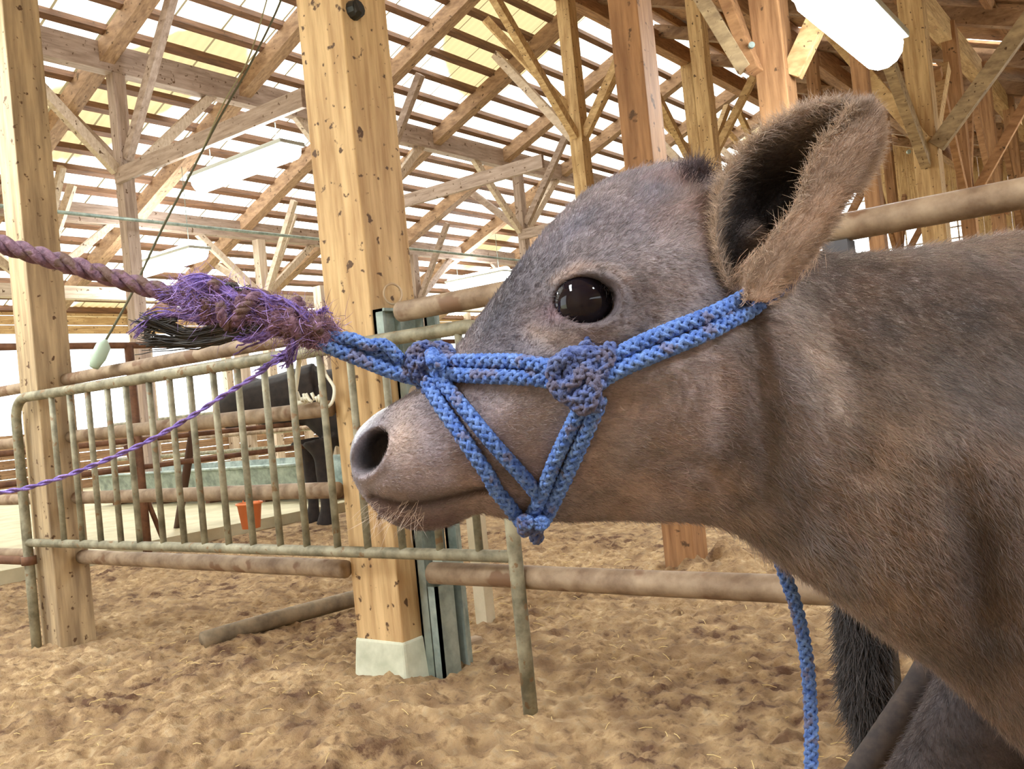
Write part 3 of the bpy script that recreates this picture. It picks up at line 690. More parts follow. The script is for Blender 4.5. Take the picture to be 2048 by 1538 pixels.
paint(.95 * mouth, lin(52, 40, 42)); paint(.75 * line([(745, 1020), (820, 1040), (900, 1035)], 14, .82), lin(96, 74, 76))
muz = 1 / (1 + np.exp((Q[:, 0] - feat(728, 0, .82)[0] - .5 * (Q[:, 1] - feat(0, 905, .82)[1])) / .004)) * hd
paint(.8 * muz, lin(84, 82, 92)); paint(.98 * np.clip((1.22 - nr) * 4, 0, 1), lin(18, 15, 20))  # grey nose pad, nostril opening coloured near-black
paint(.97 * np.clip(e1 * 1.2, 0, 1), lin(36, 28, 30)); paint(.6 * np.exp(-.5 * ((er - 1.08) / .1) ** 2), lin(74, 58, 62))
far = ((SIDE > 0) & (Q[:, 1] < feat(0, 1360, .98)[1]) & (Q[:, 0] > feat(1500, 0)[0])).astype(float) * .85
paint(far, lin(62, 56, 62))  # shade on the far foreleg and underside painted into the coat colour
nn4 = np.zeros(nv); nn4[idxn] = n3(co[idxn], 75, 9); nn5 = np.zeros(nv); nn5[idxn] = n3(co[idxn], 26, 19)
colr *= (1 + .22 * nn + .24 * nn2 + .22 * nn4)[:, None]
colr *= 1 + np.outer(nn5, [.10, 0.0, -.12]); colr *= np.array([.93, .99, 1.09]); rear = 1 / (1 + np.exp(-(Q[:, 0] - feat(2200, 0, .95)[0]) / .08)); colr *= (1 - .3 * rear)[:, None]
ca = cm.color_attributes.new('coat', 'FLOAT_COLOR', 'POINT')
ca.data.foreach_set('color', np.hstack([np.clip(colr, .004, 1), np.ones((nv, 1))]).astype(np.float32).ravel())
wa = cm.attributes.new('wet', 'FLOAT', 'POINT'); wa.data.foreach_set('value', np.clip(muz * .95 - np.clip((1.3 - nr) * 4, 0, 1), 0, 1).astype(np.float32))
m = bpy.data.materials.new('calf_coat'); m.use_nodes = True; nt = m.node_tree; N = nt.nodes; L = nt.links; b = N['Principled BSDF']
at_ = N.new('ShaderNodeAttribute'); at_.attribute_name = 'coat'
geo = N.new('ShaderNodeNewGeometry'); mp = N.new('ShaderNodeMapping'); L.new(geo.outputs['Position'], mp.inputs[0]); mp.inputs['Scale'].default_value = (1, 1, 1)
nz = N.new('ShaderNodeTexNoise'); nz.inputs['Scale'].default_value = 420; nz.inputs['Detail'].default_value = 3; L.new(mp.outputs[0], nz.inputs['Vector'])
rp = N.new('ShaderNodeMapRange'); rp.inputs['To Min'].default_value = .62; rp.inputs['To Max'].default_value = 1.38; L.new(nz.outputs[0], rp.inputs['Value'])
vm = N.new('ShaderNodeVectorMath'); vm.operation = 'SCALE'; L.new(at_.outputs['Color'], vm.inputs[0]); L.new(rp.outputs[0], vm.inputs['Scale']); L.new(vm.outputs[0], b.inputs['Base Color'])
aw = N.new('ShaderNodeAttribute'); aw.attribute_name = 'wet'; mr = N.new('ShaderNodeMapRange'); mr.inputs['To Min'].default_value = .72; mr.inputs['To Max'].default_value = .16; L.new(aw.outputs['Fac'], mr.inputs['Value']); L.new(mr.outputs[0], b.inputs['Roughness'])
bp = N.new('ShaderNodeBump'); bp.inputs['Strength'].default_value = .35; bp.inputs['Distance'].default_value = .003; L.new(nz.outputs[0], bp.inputs['Height']); L.new(bp.outputs[0], b.inputs['Normal'])
b.inputs['Sheen Weight'].default_value = .06
cm.materials.clear(); cm.materials.append(m); COAT = m
cm.polygons.foreach_set('use_smooth', [True] * len(cm.polygons))
prop(calf, 'grey-brown calf in a blue rope halter, head in profile facing left', 'calf')

# surface look-up in the final calf
bv = BVHTree.FromPolygons([Vector(p) for p in co2], [tuple(p.vertices) for p in cm.polygons])
def surf(x, y, off=0.0, default=.80):
    d = ray(x, y); dl = np.linalg.norm(d); h = bv.ray_cast(Vector(CC), Vector(d / dl))
    if h[0] is None:
        return at(x, y, default)
    return np.array(h[0]) + np.array(h[1]) * off
# eyeballs
eyem = mat('eye_dark', srgb(22, 18, 24), .04)
eyem.node_tree.nodes['Principled BSDF'].inputs['IOR'].default_value = 1.34
def child_mesh(mb, name, m, smooth=True): return mb.build(name, m, calf, smooth)
def eyeball(side):
    b = MB(); cq = pq(1172, 603, .772); ysurf = w2q(surf(1172, 603))[2]
    rim = w2q(surf(1172, 548))[2]
    c = np.array([cq[0], cq[1], 0]); R_ = .0285
    dc = rim + R_ - .0035
    if side > 0: dc = 2 * .85 - dc
    c[2] = dc; n1, n2 = 28, 40; vs = []
    for i in range(n1 + 1):
        for j in range(n2):
            t = math.pi * i / n1; f_ = 2 * math.pi * j / n2
            vs.append(q2w(c + R_ * np.array([math.sin(t) * math.cos(f_), math.sin(t) * math.sin(f_), math.cos(t)])))
    b.add(vs, [(i * n2 + j, i * n2 + (j + 1) % n2, (i + 1) * n2 + (j + 1) % n2, (i + 1) * n2 + j) for i in range(n1) for j in range(n2)])
    child_mesh(b, 'eye', eyem)['label'] = 'large dark glossy eye' 
eyeball(-1); eyeball(1)

# ears
def vcol_mesh(name, V, F, C, m, parent):
    o = mesh_obj(name, V, F, m, parent, True)
    ca = o.data.color_attributes.new('coat', 'FLOAT_COLOR', 'POINT')
    ca.data.foreach_set('color', np.hstack([C, np.ones((len(C), 1))]).astype(np.float32).ravel())
    return o
EAR = [  # L, O, R  with depths  (left rim, folded front rim, outer edge)
    ((1478, 592), (1490, 600), (1528, 604)), ((1446, 545), (1502, 545), (1562, 556)), ((1430, 480), (1536, 490), (1610, 508)),
    ((1434, 415), (1572, 440), (1650, 450)), ((1452, 352), (1600, 392), (1680, 396)), ((1486, 302), (1616, 340), (1714, 362)),
    ((1530, 262), (1640, 290), (1740, 316)), ((1595, 224), (1668, 262), (1750, 268)), ((1650, 208), (1690, 232), (1740, 232)), ((1690, 210), (1704, 218), (1722, 218))]
def ear(side):
    dB = .781
    L_ = crom([pq(*e[0], dB + .004) for e in EAR], 70); O_ = crom([pq(*e[1], dB - .020) for e in EAR], 70); R_ = crom([pq(*e[2], dB + .008) for e in EAR], 70)
    NU = 48; V = []; C = []
    for i in range(70):
        s = i / 69; l, o_, r = L_[i], O_[i], R_[i]
        dep = .045 * math.sin(math.pi * min(1, .15 + s * .85)) ** .6 * (1 - s) ** .25
        bmid = (l + r) / 2 + np.array([0.0, 0, dep + .012]) 
        br_ = r * .85 + l * .15 + np.array([0, 0, dep * .7])
        fr = r * .55 + o_ * .45 + np.array([.002, -.002, -.014])
        prof = crom([l, l * .8 + r * .2 + [0, 0, dep * .75], bmid, br_, r, fr, o_], NU)
        for j, p in enumerate(prof):
            if side > 0: p = np.array([p[0] + .0, p[1], 1.70 - p[2]])
            V.append(q2w(p)); u = j / (NU - 1)
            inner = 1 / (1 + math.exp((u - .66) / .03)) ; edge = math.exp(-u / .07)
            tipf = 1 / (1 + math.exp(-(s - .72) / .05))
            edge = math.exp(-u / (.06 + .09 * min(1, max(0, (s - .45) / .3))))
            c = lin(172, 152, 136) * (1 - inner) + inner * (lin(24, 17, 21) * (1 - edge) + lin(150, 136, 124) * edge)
            c = c * (1 - tipf) + lin(160, 144, 132) * tipf
            C.append(c * (1 + .15 * math.sin(17 * s + 9 * u)))
    F = [(i * NU + j, (i + 1) * NU + j, (i + 1) * NU + j + 1, i * NU + j + 1) for i in range(69) for j in range(NU - 1)]
    o = vcol_mesh('ear', V, F, np.array(C), COAT, calf)
    md = o.modifiers.new('t', 'SOLIDIFY'); md.thickness = .004; md.offset = 0
    md = o.modifiers.new('s', 'SUBSURF'); md.levels = 1; md.render_levels = 1
    return o, np.array(V), np.array(C)
earo, EV, EC = ear(-1); ear(1)

# fur : real hair curves lying along the coat
def fur(name, roots, dirs, lens, cols, rad, parent, segs=4, curl=.25, droop=0.0, kind_label=None):
    n = len(roots); hc = bpy.data.hair_curves.new(name); hc.add_curves([segs] * n)
    P = np.empty((n, segs, 3)); d = dirs / np.linalg.norm(dirs, axis=1, keepdims=True)
    wob = rng.normal(0, curl, (n, 3))
    for k in range(segs):
        t = k / (segs - 1); P[:, k] = roots + lens[:, None] * (d * t + wob * t * t * .5 + np.array([0, 0, -droop]) * t * t)
    hc.attributes['position'].data.foreach_set('vector', P.reshape(-1, 3).astype(np.float32).ravel())
    ra = hc.attributes.get('radius') or hc.attributes.new('radius', 'FLOAT', 'POINT')
    rr = np.tile(rad * np.array([1, .9, .65, .15]) if segs == 4 else rad * np.linspace(1, .15, segs), n)
    ra.data.foreach_set('value', rr.astype(np.float32))
    cc = hc.attributes.new('coat', 'FLOAT_COLOR', 'POINT')
    cc.data.foreach_set('color', np.hstack([np.repeat(cols, segs, 0), np.ones((n * segs, 1))]).astype(np.float32).ravel())
    o = bpy.data.objects.new(name, hc); COL.objects.link(o); hc.materials.append(FURM)
    if parent is not None: o.parent = parent; o.matrix_parent_inverse = parent.matrix_world.inverted()
    o['kind'] = 'stuff'
    return o
FURM = bpy.data.materials.new('fur'); FURM.use_nodes = True; nt = FURM.node_tree; b = nt.nodes['Principled BSDF']; a_ = nt.nodes.new('ShaderNodeAttribute'); a_.attribute_name = 'coat'
nt.links.new(a_.outputs['Color'], b.inputs['Base Color']); b.inputs['Roughness'].default_value = .6
no = np.empty(nv * 3, dtype=np.float32); cm.vertices.foreach_get('normal', no); no = no.reshape(-1, 3).astype(float)
FUR_N = 330000
vis = nearv & (e1 < .12) & (nst < .3) & (muz < .6) & (mouth < .6)
wgt = np.where(vis, 1.0, 0); wgt *= np.where(SIDE < 0, 1.0, .3) * np.where(Q[:, 0] < feat(2250, 0)[0], 1.0, .35)
ids = rng.choice(nv, FUR_N, p=wgt / wgt.sum())
jit = rng.normal(0, .0011, (FUR_N, 3)); nn_ = no[ids]; jit -= nn_ * np.sum(jit * nn_, 1, keepdims=True)
roots = co2[ids] + jit
# hair flow: backward along head and neck, downward on the body, up over the crown
aa = (Q[ids, 0] / D0) * FPX + CX; bb = -(Q[ids, 1] / D0) * FPX + CY
flow = np.outer(np.ones(FUR_N), CR) * .9 - np.outer(np.clip((aa - 1300) / 500, -.3, 1.3), CU)
flow += np.outer(np.where((bb < 520) & (aa < 1400), 1.2, 0), CU) * .6
flow += np.outer(np.where((bb < 420) & (aa > 1250) & (aa < 1480), 1.0, 0), CU) * 1.2
flow -= nn_ * np.sum(flow * nn_, 1, keepdims=True); flow /= np.linalg.norm(flow, axis=1, keepdims=True) + 1e-9
flow += rng.normal(0, .28, (FUR_N, 3))
ln_ = np.interp(aa, [700, 900, 1300, 1500, 1800, 2100], [.0025, .004, .0065, .010, .011, .012]) * rng.uniform(.6, 1.3, FUR_N)
ln_ *= 1 + 1.0 * np.exp(-.5 * (((aa - 1380) / 60) ** 2 + ((bb - 350) / 40) ** 2)) + .8 * np.exp(-.5 * (((aa - 1540) / 80) ** 2 + ((bb - 1090) / 40) ** 2))
fc = colr[ids] * rng.uniform(.6, 1.55, (FUR_N, 1)) * (1 + rng.normal(0, .04, (FUR_N, 3)))
furo = fur('fur', roots, flow + nn_ * .32, ln_, np.clip(fc, .004, 1), .00016, calf)
# ear fur, both faces; fringe and pale tuft under the ear
NE = 26000; ie = rng.integers(0, len(EV), NE)
cen = EV.reshape(70, 48, 3); T = np.gradient(cen, axis=0).reshape(-1, 3); U_ = np.gradient(cen, axis=1).reshape(-1, 3)
nrm = np.cross(T, U_); nrm /= np.linalg.norm(nrm, axis=1, keepdims=True) + 1e-9
sg = rng.choice([-1, 1], NE)[:, None]; tdir = T / (np.linalg.norm(T, axis=1, keepdims=True) + 1e-9)
ec = EC[ie] * rng.uniform(.6, 1.5, (NE, 1)); ec[(sg[:, 0] > 0) & (EC[ie, 0] < .1)] *= 1.0
fur('ear_fur', EV[ie] + nrm[ie] * sg * .002 + rng.normal(0, .001, (NE, 3)), tdir[ie] * .7 + nrm[ie] * sg * .5 + rng.normal(0, .3, (NE, 3)), rng.uniform(.006, .013, NE), np.clip(ec, .004, 1), .00018, earo)
NF = 9000; ri = rng.integers(0, 70, NF); jj = rng.choice([0, 47, 30, 31, 32, 33], NF); pe = cen[ri, jj]
out = pe - cen[ri, 20]; out /= np.linalg.norm(out, axis=1, keepdims=True) + 1e-9
fur('ear_fringe', pe + rng.normal(0, .001, (NF, 3)), out * .7 + T.reshape(70, 48, 3)[ri, jj] / .005 * .3 + rng.normal(0, .3, (NF, 3)), rng.uniform(.007, .016, NF), np.clip(np.tile(lin(196, 178, 160), (NF, 1)) * rng.uniform(.6, 1.3, (NF, 1)), 0, 1), .00016, earo)
NF = 6000; s_ = rng.random(NF); base = np.array([at(1500 + 120 * s + rng.normal(0, 14), 560 - 90 * s + rng.normal(0, 20), .785 + .01 * rng.random()) for s in s_])
fur('ear_tuft', base, np.tile(-CR * .55 - CU * .8 - CF * .25, (NF, 1)) + rng.normal(0, .22, (NF, 3)), rng.uniform(.012, .026, NF), np.clip(np.tile(lin(206, 180, 156), (NF, 1)) * rng.uniform(.6, 1.2, (NF, 1)), 0, 1), .00018, earo)
# dark wisps on the crown, chin whiskers
NF = 700; base = np.array([surf(1392 + rng.normal(0, 14), 350 + rng.normal(0, 9)) for _ in range(NF)])
fur('crown_hair', base, np.tile(CU * .9 + CR * .2, (NF, 1)) + rng.normal(0, .45, (NF, 3)), rng.uniform(.008, .02, NF), np.tile(lin(66, 52, 56), (NF, 1)) * rng.uniform(.6, 1.4, (NF, 1)), .0002, calf)
NF = 60; base = np.array([surf(760 + rng.uniform(-20, 90), 1020 + rng.uniform(-20, 18)) for _ in range(NF)])
fur('whiskers', base, np.tile(-CR * .5 - CU * .6 - CF * .3, (NF, 1)) + rng.normal(0, .3, (NF, 3)), rng.uniform(.012, .03, NF), np.tile(lin(220, 210, 200), (NF, 1)), .00012, calf)
NF = 160; base = np.array([surf(1172 + 56 * math.cos(a), 600 + 38 * math.sin(a)) for a in rng.uniform(math.pi * 1.08, math.pi * 1.9, NF)])
fur('eyelashes', base, np.tile(-CF * .8 - CU * .35, (NF, 1)) + rng.normal(0, .2, (NF, 3)), rng.uniform(.008, .013, NF), np.tile(lin(40, 34, 34), (NF, 1)), .00016, calf)

# ------------------------------------------------------------------ ropes
def ropemat(name, c1, c2, dirt, thr=.56):
    return mat(name, c1, .75, 0, c2, 120, 4, (1, 1, 1), .5, (60, thr, dirt))
BLUE = ropemat('blue_rope', srgb(58, 96, 172), srgb(104, 140, 202), srgb(100, 108, 146), .58)
BLUED = ropemat('blue_rope_soiled', srgb(58, 76, 132), srgb(96, 114, 162), srgb(86, 86, 112), .52)
PURP = ropemat('purple_rope', srgb(88, 62, 80), srgb(132, 102, 118), srgb(96, 74, 66), .54)
VIOL = ropemat('violet_twine', srgb(96, 76, 150), srgb(150, 130, 206), srgb(96, 74, 112), .60)
BLK = mat('black_horsehair', srgb(34, 34, 34), .6, 0, srgb(64, 62, 56), 60, 3)
def frames(P):
    n = len(P); T_ = np.gradient(P, axis=0); T_ /= np.linalg.norm(T_, axis=1, keepdims=True) + 1e-12
    a = np.cross(T_[0], [0, 0, 1.0]); a = a if np.linalg.norm(a) > .1 else np.cross(T_[0], [1.0, 0, 0]); A_ = []
    for i in range(n):
        a = a - T_[i] * (a @ T_[i]); a /= np.linalg.norm(a); A_.append(a)
    A_ = np.array(A_); return T_, A_, np.cross(T_, A_)
def braid(mb, path, r, pitch=None, strands=8):
    """braided cord: half the strands wind one way, half the other, riding over and under"""
    P = np.array(path, float); seg = np.linalg.norm(np.diff(P, axis=0), axis=1); Ls = seg.sum(); pitch = pitch or r * 5.6
    n = max(12, int(Ls / (pitch / 20))); s0 = np.concatenate([[0], np.cumsum(seg)]); s = np.linspace(0, Ls, n)
    C_ = np.stack([np.interp(s, s0, P[:, k]) for k in range(3)], -1); _, A_, B_ = frames(C_)
    half = strands // 2
    for k in range(strands):
        sg_ = 1 if k < half else -1; ph = 2 * math.pi * (k % half) / half + (0 if sg_ > 0 else math.pi / half)
        th = sg_ * 2 * math.pi * s / pitch + ph
        rr = r * (.72 + .14 * np.sin(2 * math.pi * s / pitch * half + (0 if sg_ > 0 else math.pi)))
        pts = C_ + rr[:, None] * (np.cos(th)[:, None] * A_ + np.sin(th)[:, None] * B_)
        mb.tube(list(pts), r * .37, 6)
    mb.tube(list(C_), r * .60, 8)
def twist(mb, path, r, pitch=None, strands=3):
    P = np.array(path, float); seg = np.linalg.norm(np.diff(P, axis=0), axis=1); Ls = seg.sum(); pitch = pitch or r * 7
    n = max(12, int(Ls / (pitch / 14))); s0 = np.concatenate([[0], np.cumsum(seg)]); s = np.linspace(0, Ls, n)
    C_ = np.stack([np.interp(s, s0, P[:, k]) for k in range(3)], -1); _, A_, B_ = frames(C_)
    for k in range(strands):
        th = 2 * math.pi * s / pitch + 2 * math.pi * k / strands
        mb.tube(list(C_ + r * .52 * (np.cos(th)[:, None] * A_ + np.sin(th)[:, None] * B_)), r * .52, 9)
def onskin(pts, off, n=40, ends=(None, None)):
    """smooth path lying on the calf skin"""
    P2 = crom(pts, n); out = [surf(x, y, off) for x, y in P2]
    out = np.array(out)
    for _ in range(3): out[1:-1] = (out[:-2] + 2 * out[1:-1] + out[2:]) / 4
    return out
halter = empty('rope_halter', tuple(surf(1180, 760, .01))); prop(halter, 'blue braided rope halter tied around the calf head', 'halter')
def mirror(P):  # across the mid plane of the head
    q_ = w2q(P); q_[:, 2] = 1.70 - q_[:, 2]; return q2w(q_)
RR = .0061
def strap(name, paths, m=BLUE, both=True):
    mb = MB()
    for p in paths:
        P = onskin(p, RR * .9); braid(mb, P, RR)
    mb.build(name, m, halter, True)
    if both:
        mb = MB()
        for p in paths: braid(mb, mirror(onskin(p, RR * .9)), RR)
        mb.build(name, m, halter, True)
strap('cheek_strap', [[(1190, 738), (1240, 712), (1350, 660), (1440, 622), (1508, 588)], [(1200, 762), (1250, 738), (1360, 690), (1450, 648), (1520, 610)]])
strap('face_strap', [[(868, 728), (920, 728), (1000, 726), (1080, 727), (1130, 740)], [(870, 752), (920, 754), (1000, 756), (1080, 758), (1130, 762)]])
strap('muzzle_strap', [[(862, 770), (880, 808), (942, 895), (1000, 978), (1050, 1044)], [(884, 762), (910, 790), (990, 885), (1050, 950), (1082, 990)]])
strap('chin_strap', [[(1170, 790), (1160, 820), (1112, 912), (1080, 990), (1052, 1046)], [(1200, 790), (1196, 812), (1160, 890), (1112, 985), (1080, 1048)]])
# band under the jaw joining both sides
mb = MB()
for dx in (0, 24):
    a0 = surf(1050 + dx, 1040, RR); a1 = mirror(a0[None])[0]; mid = (a0 + a1) / 2 - CU * .010
    braid(mb, crom([a0, a0 * .7 + mid * .3 - CU * .008, mid, a1 * .7 + mid * .3 - CU * .008, a1], 30), RR)
mb.build('jaw_loop', BLUED, halter, True)
# poll strap behind the ears
mb = MB()
for (x0, y0, dx) in ((1508, 588, 0), (1520, 610, 22)):
    a0 = surf(x0, y0, RR); a2 = at(1602 + dx, 486, .868); pth = [a0, surf(1546 + dx, 568, RR), surf(1576 + dx, 528, RR), a2]
    full = pth + [mirror(p[None])[0] for p in pth[::-1][1:]]; braid(mb, crom(full, 60), RR)
mb.build('poll_strap', BLUED, halter, True)
# nose band across the bridge
mb = MB()
for (x, y, ty) in ((868, 728, 742), (876, 752, 738)):
    a0 = surf(x, y, RR); a1 = mirror(a0[None])[0]; mid = (a0 + a1) / 2; mid = mid + CU * .010 - CR * .008
    braid(mb, crom([a0, (a0 + mid) / 2 + CU * .004, mid, (a1 + mid) / 2 + CU * .004, a1], 24), RR)
mb.build('nose_band', BLUE, halter, True)
def knot(c, R_, seed, name, m, parent, r=.0062, turns=7, flat=.6, axis=None):
    g = np.random.default_rng(seed); mb = MB(); c = np.array(c)
    for k in range(turns):
        u = g.normal(size=3); u /= np.linalg.norm(u); v = np.cross(u, g.normal(size=3)); v /= np.linalg.norm(v); Rr = R_ * g.uniform(.55, .85)
        off = g.normal(0, R_ * .22, 3)
        pts = []
        for a in np.linspace(0, 2 * math.pi * .8, 22):
            p = Rr * (math.cos(a) * u + math.sin(a) * v) + off; p = p - CF * (p @ CF) * (1 - flat); pts.append(c + p)
        braid(mb, pts, r)
    return mb.build(name, m, parent, True)
kc = surf(1176, 752, .006); knot(kc, .0240, 12, 'cheek_knot', BLUED, halter, r=.0062, turns=9, flat=.42)
knot(mirror(np.array([kc]))[0], .023, 4, 'cheek_knot', BLUED, halter, r=.0056, turns=8)
kn = surf(872, 748, .006); knot(kn, .0215, 8, 'nose_knot', BLUED, halter, r=.0056, turns=10, flat=.55)
knot(surf(1066, 1030, .004) , .011, 9, 'chin_knot', BLUED, halter, r=.0050, turns=5)

# lead: blue pair, frayed purple splice, dull rope to the left
lead = empty('lead_rope', tuple(kn)); prop(lead, 'taut lead rope running left from the halter, blue then frayed purple', 'rope')
LD = float(w2q(kn)[2])
mb = MB()
braid(mb, crom([at(862, 742, LD), at(800, 722, LD), at(740, 700, LD), at(690, 682, LD), at(645, 668, LD)], 40), .0062)
braid(mb, crom([at(866, 762, LD), at(800, 748, LD - .004), at(730, 722, LD - .006), at(680, 702, LD - .004), at(640, 684, LD)], 40), .0064)
braid(mb, crom([at(800, 718, LD - .008), at(770, 690, LD - .01), at(735, 690, LD - .01), at(700, 676, LD - .008), at(660, 680, LD)], 30), .0052)
mb.build('blue_section', BLUE, lead, True)
mb = MB()
core = crom([at(660, 668, LD), at(600, 650, LD), at(540, 634, LD), at(480, 622, LD), at(420, 606, LD), at(372, 592, LD)], 60)
twist(mb, core, .0125, .07)
gg = random.Random(5)
for k in range(22):   # irregular wraps and loose turns
    i = gg.randint(2, 54); c = core[i] + np.array([gg.gauss(0, .003) for _ in range(3)]); R_ = .0115 * gg.uniform(.8, 1.35) * (1.2 if 30 < i < 52 else 1)
    t_ = core[min(i + 1, 59)] - core[max(i - 1, 0)]; t_ /= np.linalg.norm(t_); a_ = np.cross(t_, CF); a_ /= np.linalg.norm(a_); b_ = np.cross(t_, a_); q0 = gg.uniform(0, 6); ln2 = gg.uniform(1.6, 5.5); sl = gg.uniform(-.03, .03)
    twist(mb, crom([c + R_ * (math.cos(q) * a_ + math.sin(q) * b_) + t_ * sl * (q - q0) / ln2 for q in np.linspace(q0, q0 + ln2, 10)], 22), .0042 + .0022 * gg.random(), .02, 3)
mb.build('purple_splice', PURP, lead, True)
mb = MB()
twist(mb, crom([at(400, 602, LD), at(340, 588, LD), at(250, 562, LD), at(150, 532, LD), at(50, 503, LD), at(-120, 450, LD), at(-700, 270, LD), at(-1700, -40, LD)], 240), .0088, .055)
mb.build('dull_section', PURP, lead, True)
mb = MB()   # loose violet tufts
g = random.Random(4)
def tuft(pts, n, r, spread, mb):
    P_ = crom([at(x, y, LD - .006) for x, y in pts], 12)
    for _ in range(n):
        o0 = np.array([g.gauss(0, spread * .4) for _ in range(3)]); o1 = np.array([g.gauss(0, spread) for _ in range(3)])
        mb.tube([p + o0 + (o1 - o0) * (i / 11) ** 1.5 + np.array([g.gauss(0, .0006) for _ in range(3)]) for i, p in enumerate(P_)], [r * (1 - .6 * i / 11) for i in range(12)], 5)
tuft([(530, 640), (480, 600), (430, 570), (400, 572), (375, 592)], 60, .0016, .006, mb)
tuft([(560, 650), (540, 612), (515, 600), (480, 606)], 40, .0016, .005, mb)
tuft([(640, 665), (600, 622), (560, 604), (520, 604)], 30, .0014, .005, mb)
tuft([(480, 640), (440, 600), (400, 580), (360, 582), (320, 590)], 30, .0012, .004, mb)
tuft([(470, 640), (400, 640), (340, 630), (300, 640), (268, 668)], 22, .0011, .004, mb)
tuft([(540, 660), (510, 672), (480, 676)], 30, .0016, .005, mb)
tuft([(590, 672), (584, 690), (574, 712), (560, 722)], 40, .0015, .005, mb)
tuft([(575, 700), (550, 720), (515, 742)], 8, .0010, .0015, mb)
tuft([(645, 660), (632, 640), (640, 626), (650, 622)], 14, .0014, .003, mb)
mb.build('violet_fray', VIOL, lead, True)
NF = 7000; ii = rng.integers(0, 60, NF); base = core[ii] + rng.normal(0, .0075, (NF, 3)); vc = np.where(rng.random((NF, 1)) < np.interp(ii, [0, 22, 40, 59], [.12, .35, .75, .7])[:, None], lin(168, 146, 212), lin(116, 84, 96))
fur('fray_fuzz', base, rng.normal(0, 1, (NF, 3)) - CR * .8 + CU * .15, rng.uniform(.006, .022, NF), vc * rng.uniform(.6, 1.5, (NF, 1)), .00022, lead, curl=.6)
mb = MB()
for pts, n, sp in (([(520, 650), (460, 672), (390, 684), (330, 682), (292, 680)], 60, .0045), ([(510, 645), (450, 655), (380, 668), (320, 650), (286, 640)], 50, .0045), ([(440, 572), (470, 570), (478, 590), (468, 600)], 24, .002), ([(460, 600), (480, 585), (499, 574)], 8, .001), ([(350, 640), (310, 650), (288, 668)], 18, .004)):
    tuft(pts, n, .0010, sp, mb)
mb.build('black_fray', BLK, lead, True)
# violet twine hanging from the splice to the left
tw = [at(562, 712, LD), at(510, 752, LD), at(440, 795, LD), at(390, 828, LD), at(300, 880, LD), at(200, 925, LD), at(100, 962, LD), at(0, 985, LD), at(-300, 1020, LD), at(-1200, 1010, LD)]
mb = MB(); twist(mb, crom(tw, 120), .0024, .03, 2); o = mb.build('purple_twine', VIOL, smooth=True); prop(o, 'thin purple twine sagging from the frayed knot down to the left edge', 'twine')
# loose halter end hanging below the neck
hq = surf(1556, 1100, 0.0); dh = .90
mb = MB(); braid(mb, crom([at(1540, 1040, dh), at(1560, 1120, dh), at(1592, 1215, dh), at(1612, 1310, dh), at(1621, 1420, dh), at(1622, 1540, dh), at(1618, 1700, dh), at(1610, 1900, dh)], 100), .0062)
mb.build('hanging_end', BLUE, halter, True)['label'] = 'loose blue end hanging under the neck'

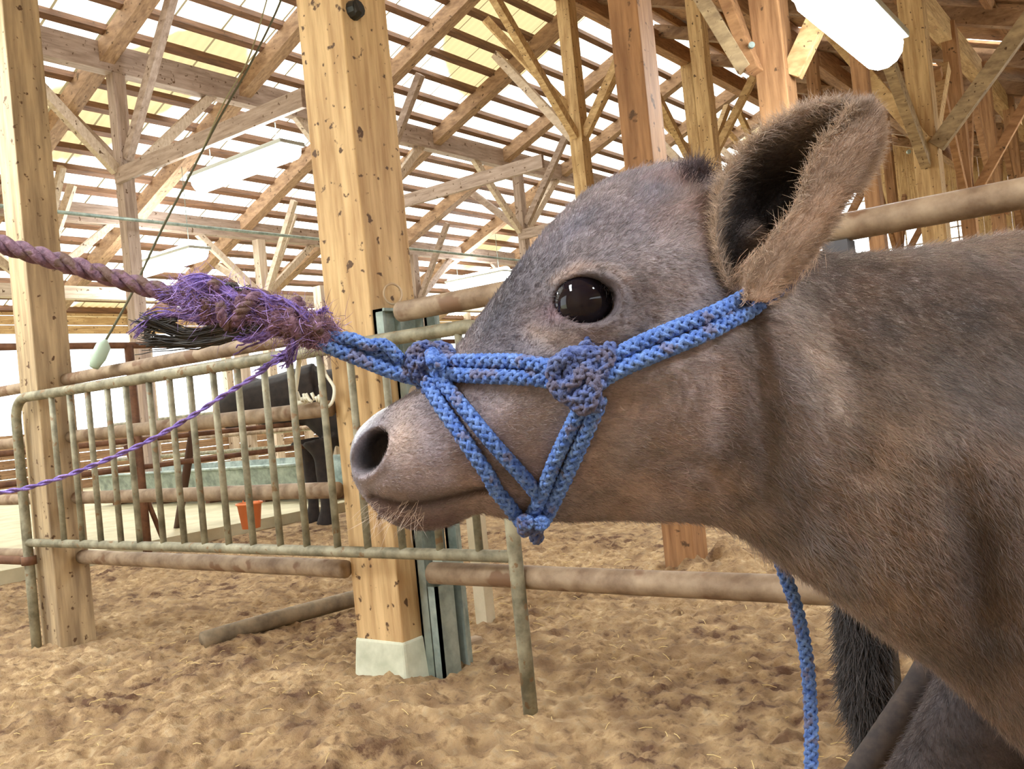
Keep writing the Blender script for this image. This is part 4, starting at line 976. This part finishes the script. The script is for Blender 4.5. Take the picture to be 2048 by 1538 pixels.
# ------------------------------------------------------------------ second calf behind: black tail switch
def dark_calf():
    m = mat('dark_coat', srgb(44, 38, 38), .8, 0, srgb(70, 60, 54), 40, 4)
    D = 1.62; mbb = MB()
    prof = crom([[*pq(2060, 560, D), .05, .06], [*pq(2100, 640, D), .13, .15], [*pq(2250, 700, D), .20, .24], [*pq(2600, 720, D), .22, .27], [*pq(3000, 720, D), .22, .27], [*pq(3250, 700, D), .15, .2], [*pq(3300, 690, D), .04, .05]], 50)
    V = []; n = 28
    for r in prof:
        for j in range(n):
            t = 2 * math.pi * j / n; V.append(q2w(r[:3] + np.array([0, r[4] * math.sin(t), r[3] * math.cos(t)])))
    mbb.add(V, [(i * n + j, (i + 1) * n + j, (i + 1) * n + (j + 1) % n, i * n + (j + 1) % n) for i in range(49) for j in range(n)] + [tuple(range(n)), tuple(49 * n + j for j in range(n))[::-1]])
    mbb.tube(crom([q2w(pq(2120, 900, 1.56)), q2w(pq(1950, 1200, 1.5)), q2w(pq(1862, 1335, 1.46)), q2w(pq(1772, 1470, 1.42)), q2w(pq(1690, 1590, 1.40)), q2w(pq(1600, 1720, 1.40))], 30), list(crom([[.10], [.05], [.027], [.024], [.024], [.03]], 30)[:, 0]), 14)
    for x, d in ((2230, D - .1), (2330, D + .12), (3050, D - .1), (3120, D + .1)):
        a = q2w(pq(x, 900, d)); mbb.tube(crom([a, a * [1, 1, 0] + [0, 0, .45], a * [1, 1, 0] + [.03, 0, .30], a * [1, 1, 0] + [0, 0, .06], a * [1, 1, 0]], 24), list(crom([[.09], [.06], [.03], [.025], [.035]], 24)[:, 0]), 14)
    # tail stem
    mbb.tube(crom([q2w(pq(2120, 530, D)), q2w(pq(1950, 560, D - .02)), q2w(pq(1790, 800, D - .04)), q2w(pq(1720, 1000, D - .05)), q2w(pq(1705, 1200, D - .05)), q2w(pq(1720, 1330, D - .05))], 30), list(np.linspace(.035, .012, 30)), 12)
    o = mbb.build('dark_calf', m, smooth=True)
    md = o.modifiers.new('r', 'REMESH'); md.mode = 'VOXEL'; md.voxel_size = .012; md.use_smooth_shade = True
    prop(o, 'black-tailed dark calf standing hidden behind the grey calf, its tail hanging at lower right', 'calf')
    NT_ = 9000; s_ = rng.random(NT_) ** .9
    cx = np.interp(s_, [0, .3, .7, 1], [1700, 1724, 1730, 1740]); cy = 1170 + 330 * s_; hw = np.interp(s_, [0, .12, .3, .6, .78, .84, 1], [16, 34, 48, 46, 38, 24, 14])
    ang = rng.uniform(0, 2 * math.pi, NT_); rad = np.sqrt(rng.random(NT_))
    k = (D - .05) / FPX
    base = np.array([q2w(pq(cx[i] + hw[i] * rad[i] * math.cos(ang[i]), cy[i], D - .05) + [0, 0, hw[i] * k * rad[i] * math.sin(ang[i])]) for i in range(NT_)])
    outw = np.stack([np.cos(ang)] * 3, 1) * CR * .3 + np.stack([np.sin(ang)] * 3, 1) * CF * .3
    fur('tail_switch', base, outw - CU * .9 + rng.normal(0, .25, (NT_, 3)), rng.uniform(.02, .045, NT_), np.tile(lin(58, 54, 54), (NT_, 1)) * rng.uniform(.3, 1.9, (NT_, 1)), .0005, o)
dark_calf()
# black cow at the trough in the background
def black_cow():
    m = mat('black_coat', srgb(24, 20, 20), .8, 0, srgb(46, 38, 34), 14, 4)
    D = 8.3; mbb = MB()
    prof = crom([[*pq(600, 800, D), .08, .10], [*pq(625, 805, D), .20, .26], [*pq(680, 815, D), .27, .36], [*pq(780, 818, D), .30, .38], [*pq(860, 810, D), .27, .34], [*pq(905, 800, D), .12, .16]], 40); n = 26; V = []
    for r in prof:
        for j in range(n):
            t = 2 * math.pi * j / n; V.append(q2w(r[:3] + np.array([0, r[4] * math.sin(t), r[3] * math.cos(t)])))
    mbb.add(V, [(i * n + j, (i + 1) * n + j, (i + 1) * n + (j + 1) % n, i * n + (j + 1) % n) for i in range(39) for j in range(n)] + [tuple(range(n)), tuple(39 * n + j for j in range(n))[::-1]])
    nk = crom([q2w(pq(640, 785, D)), q2w(pq(570, 800, D)), q2w(pq(510, 806, D)), q2w(pq(470, 820, D)), q2w(pq(448, 850, D))], 24); mbb.tube(list(nk), list(crom([[.28], [.25], [.20], [.17], [.11]], 24)[:, 0]), 18)
    for x, d in ((640, D - .15), (615, D + .2), (850, D - .15), (870, D + .2)):
        a = q2w(pq(x, 880, d)); mbb.tube(crom([a, a * [1, 1, 0] + [.02, 0, .62], a * [1, 1, 0] + [0, 0, .45], a * [1, 1, 0] + [0, 0, .18], a * [1, 1, 0] + [-.04, 0, .0]], 24), list(crom([[.17], [.09], [.065], [.05], [.08]], 24)[:, 0]), 14)
    e = q2w(pq(500, 775, D)); mbb.tube([e, e + CU * .05 + CR * .05, e + CU * .06 + CR * .12], [.05, .05, .02], 8)
    o = mbb.build('black_cow', m, smooth=True)
    md = o.modifiers.new('r', 'REMESH'); md.mode = 'VOXEL'; md.voxel_size = .02; md.use_smooth_shade = True
    prop(o, 'black cow standing at the feed trough beyond the gate bars', 'cow')
black_cow()
# straw bits lying on the bedding
mb = MB(); g = random.Random(11)
for _ in range(700):
    x = g.uniform(-4, .3); y = g.uniform(.8, 4.6); z = float(ground_h(x, y)) + .006; a = g.uniform(0, 2 * math.pi); l = g.uniform(.015, .055)
    p = np.array([x, y, z]); d = np.array([math.cos(a), math.sin(a), g.uniform(-.05, .25)]) * l
    mb.tube([p, p + d * .5 + [0, 0, .003], p + d], .0011, 4)
o = mb.build('straw', mat('straw', srgb(226, 204, 140), .7)); prop(o, 'pale straw stalks scattered over the bedding', 'straw', kind='stuff')
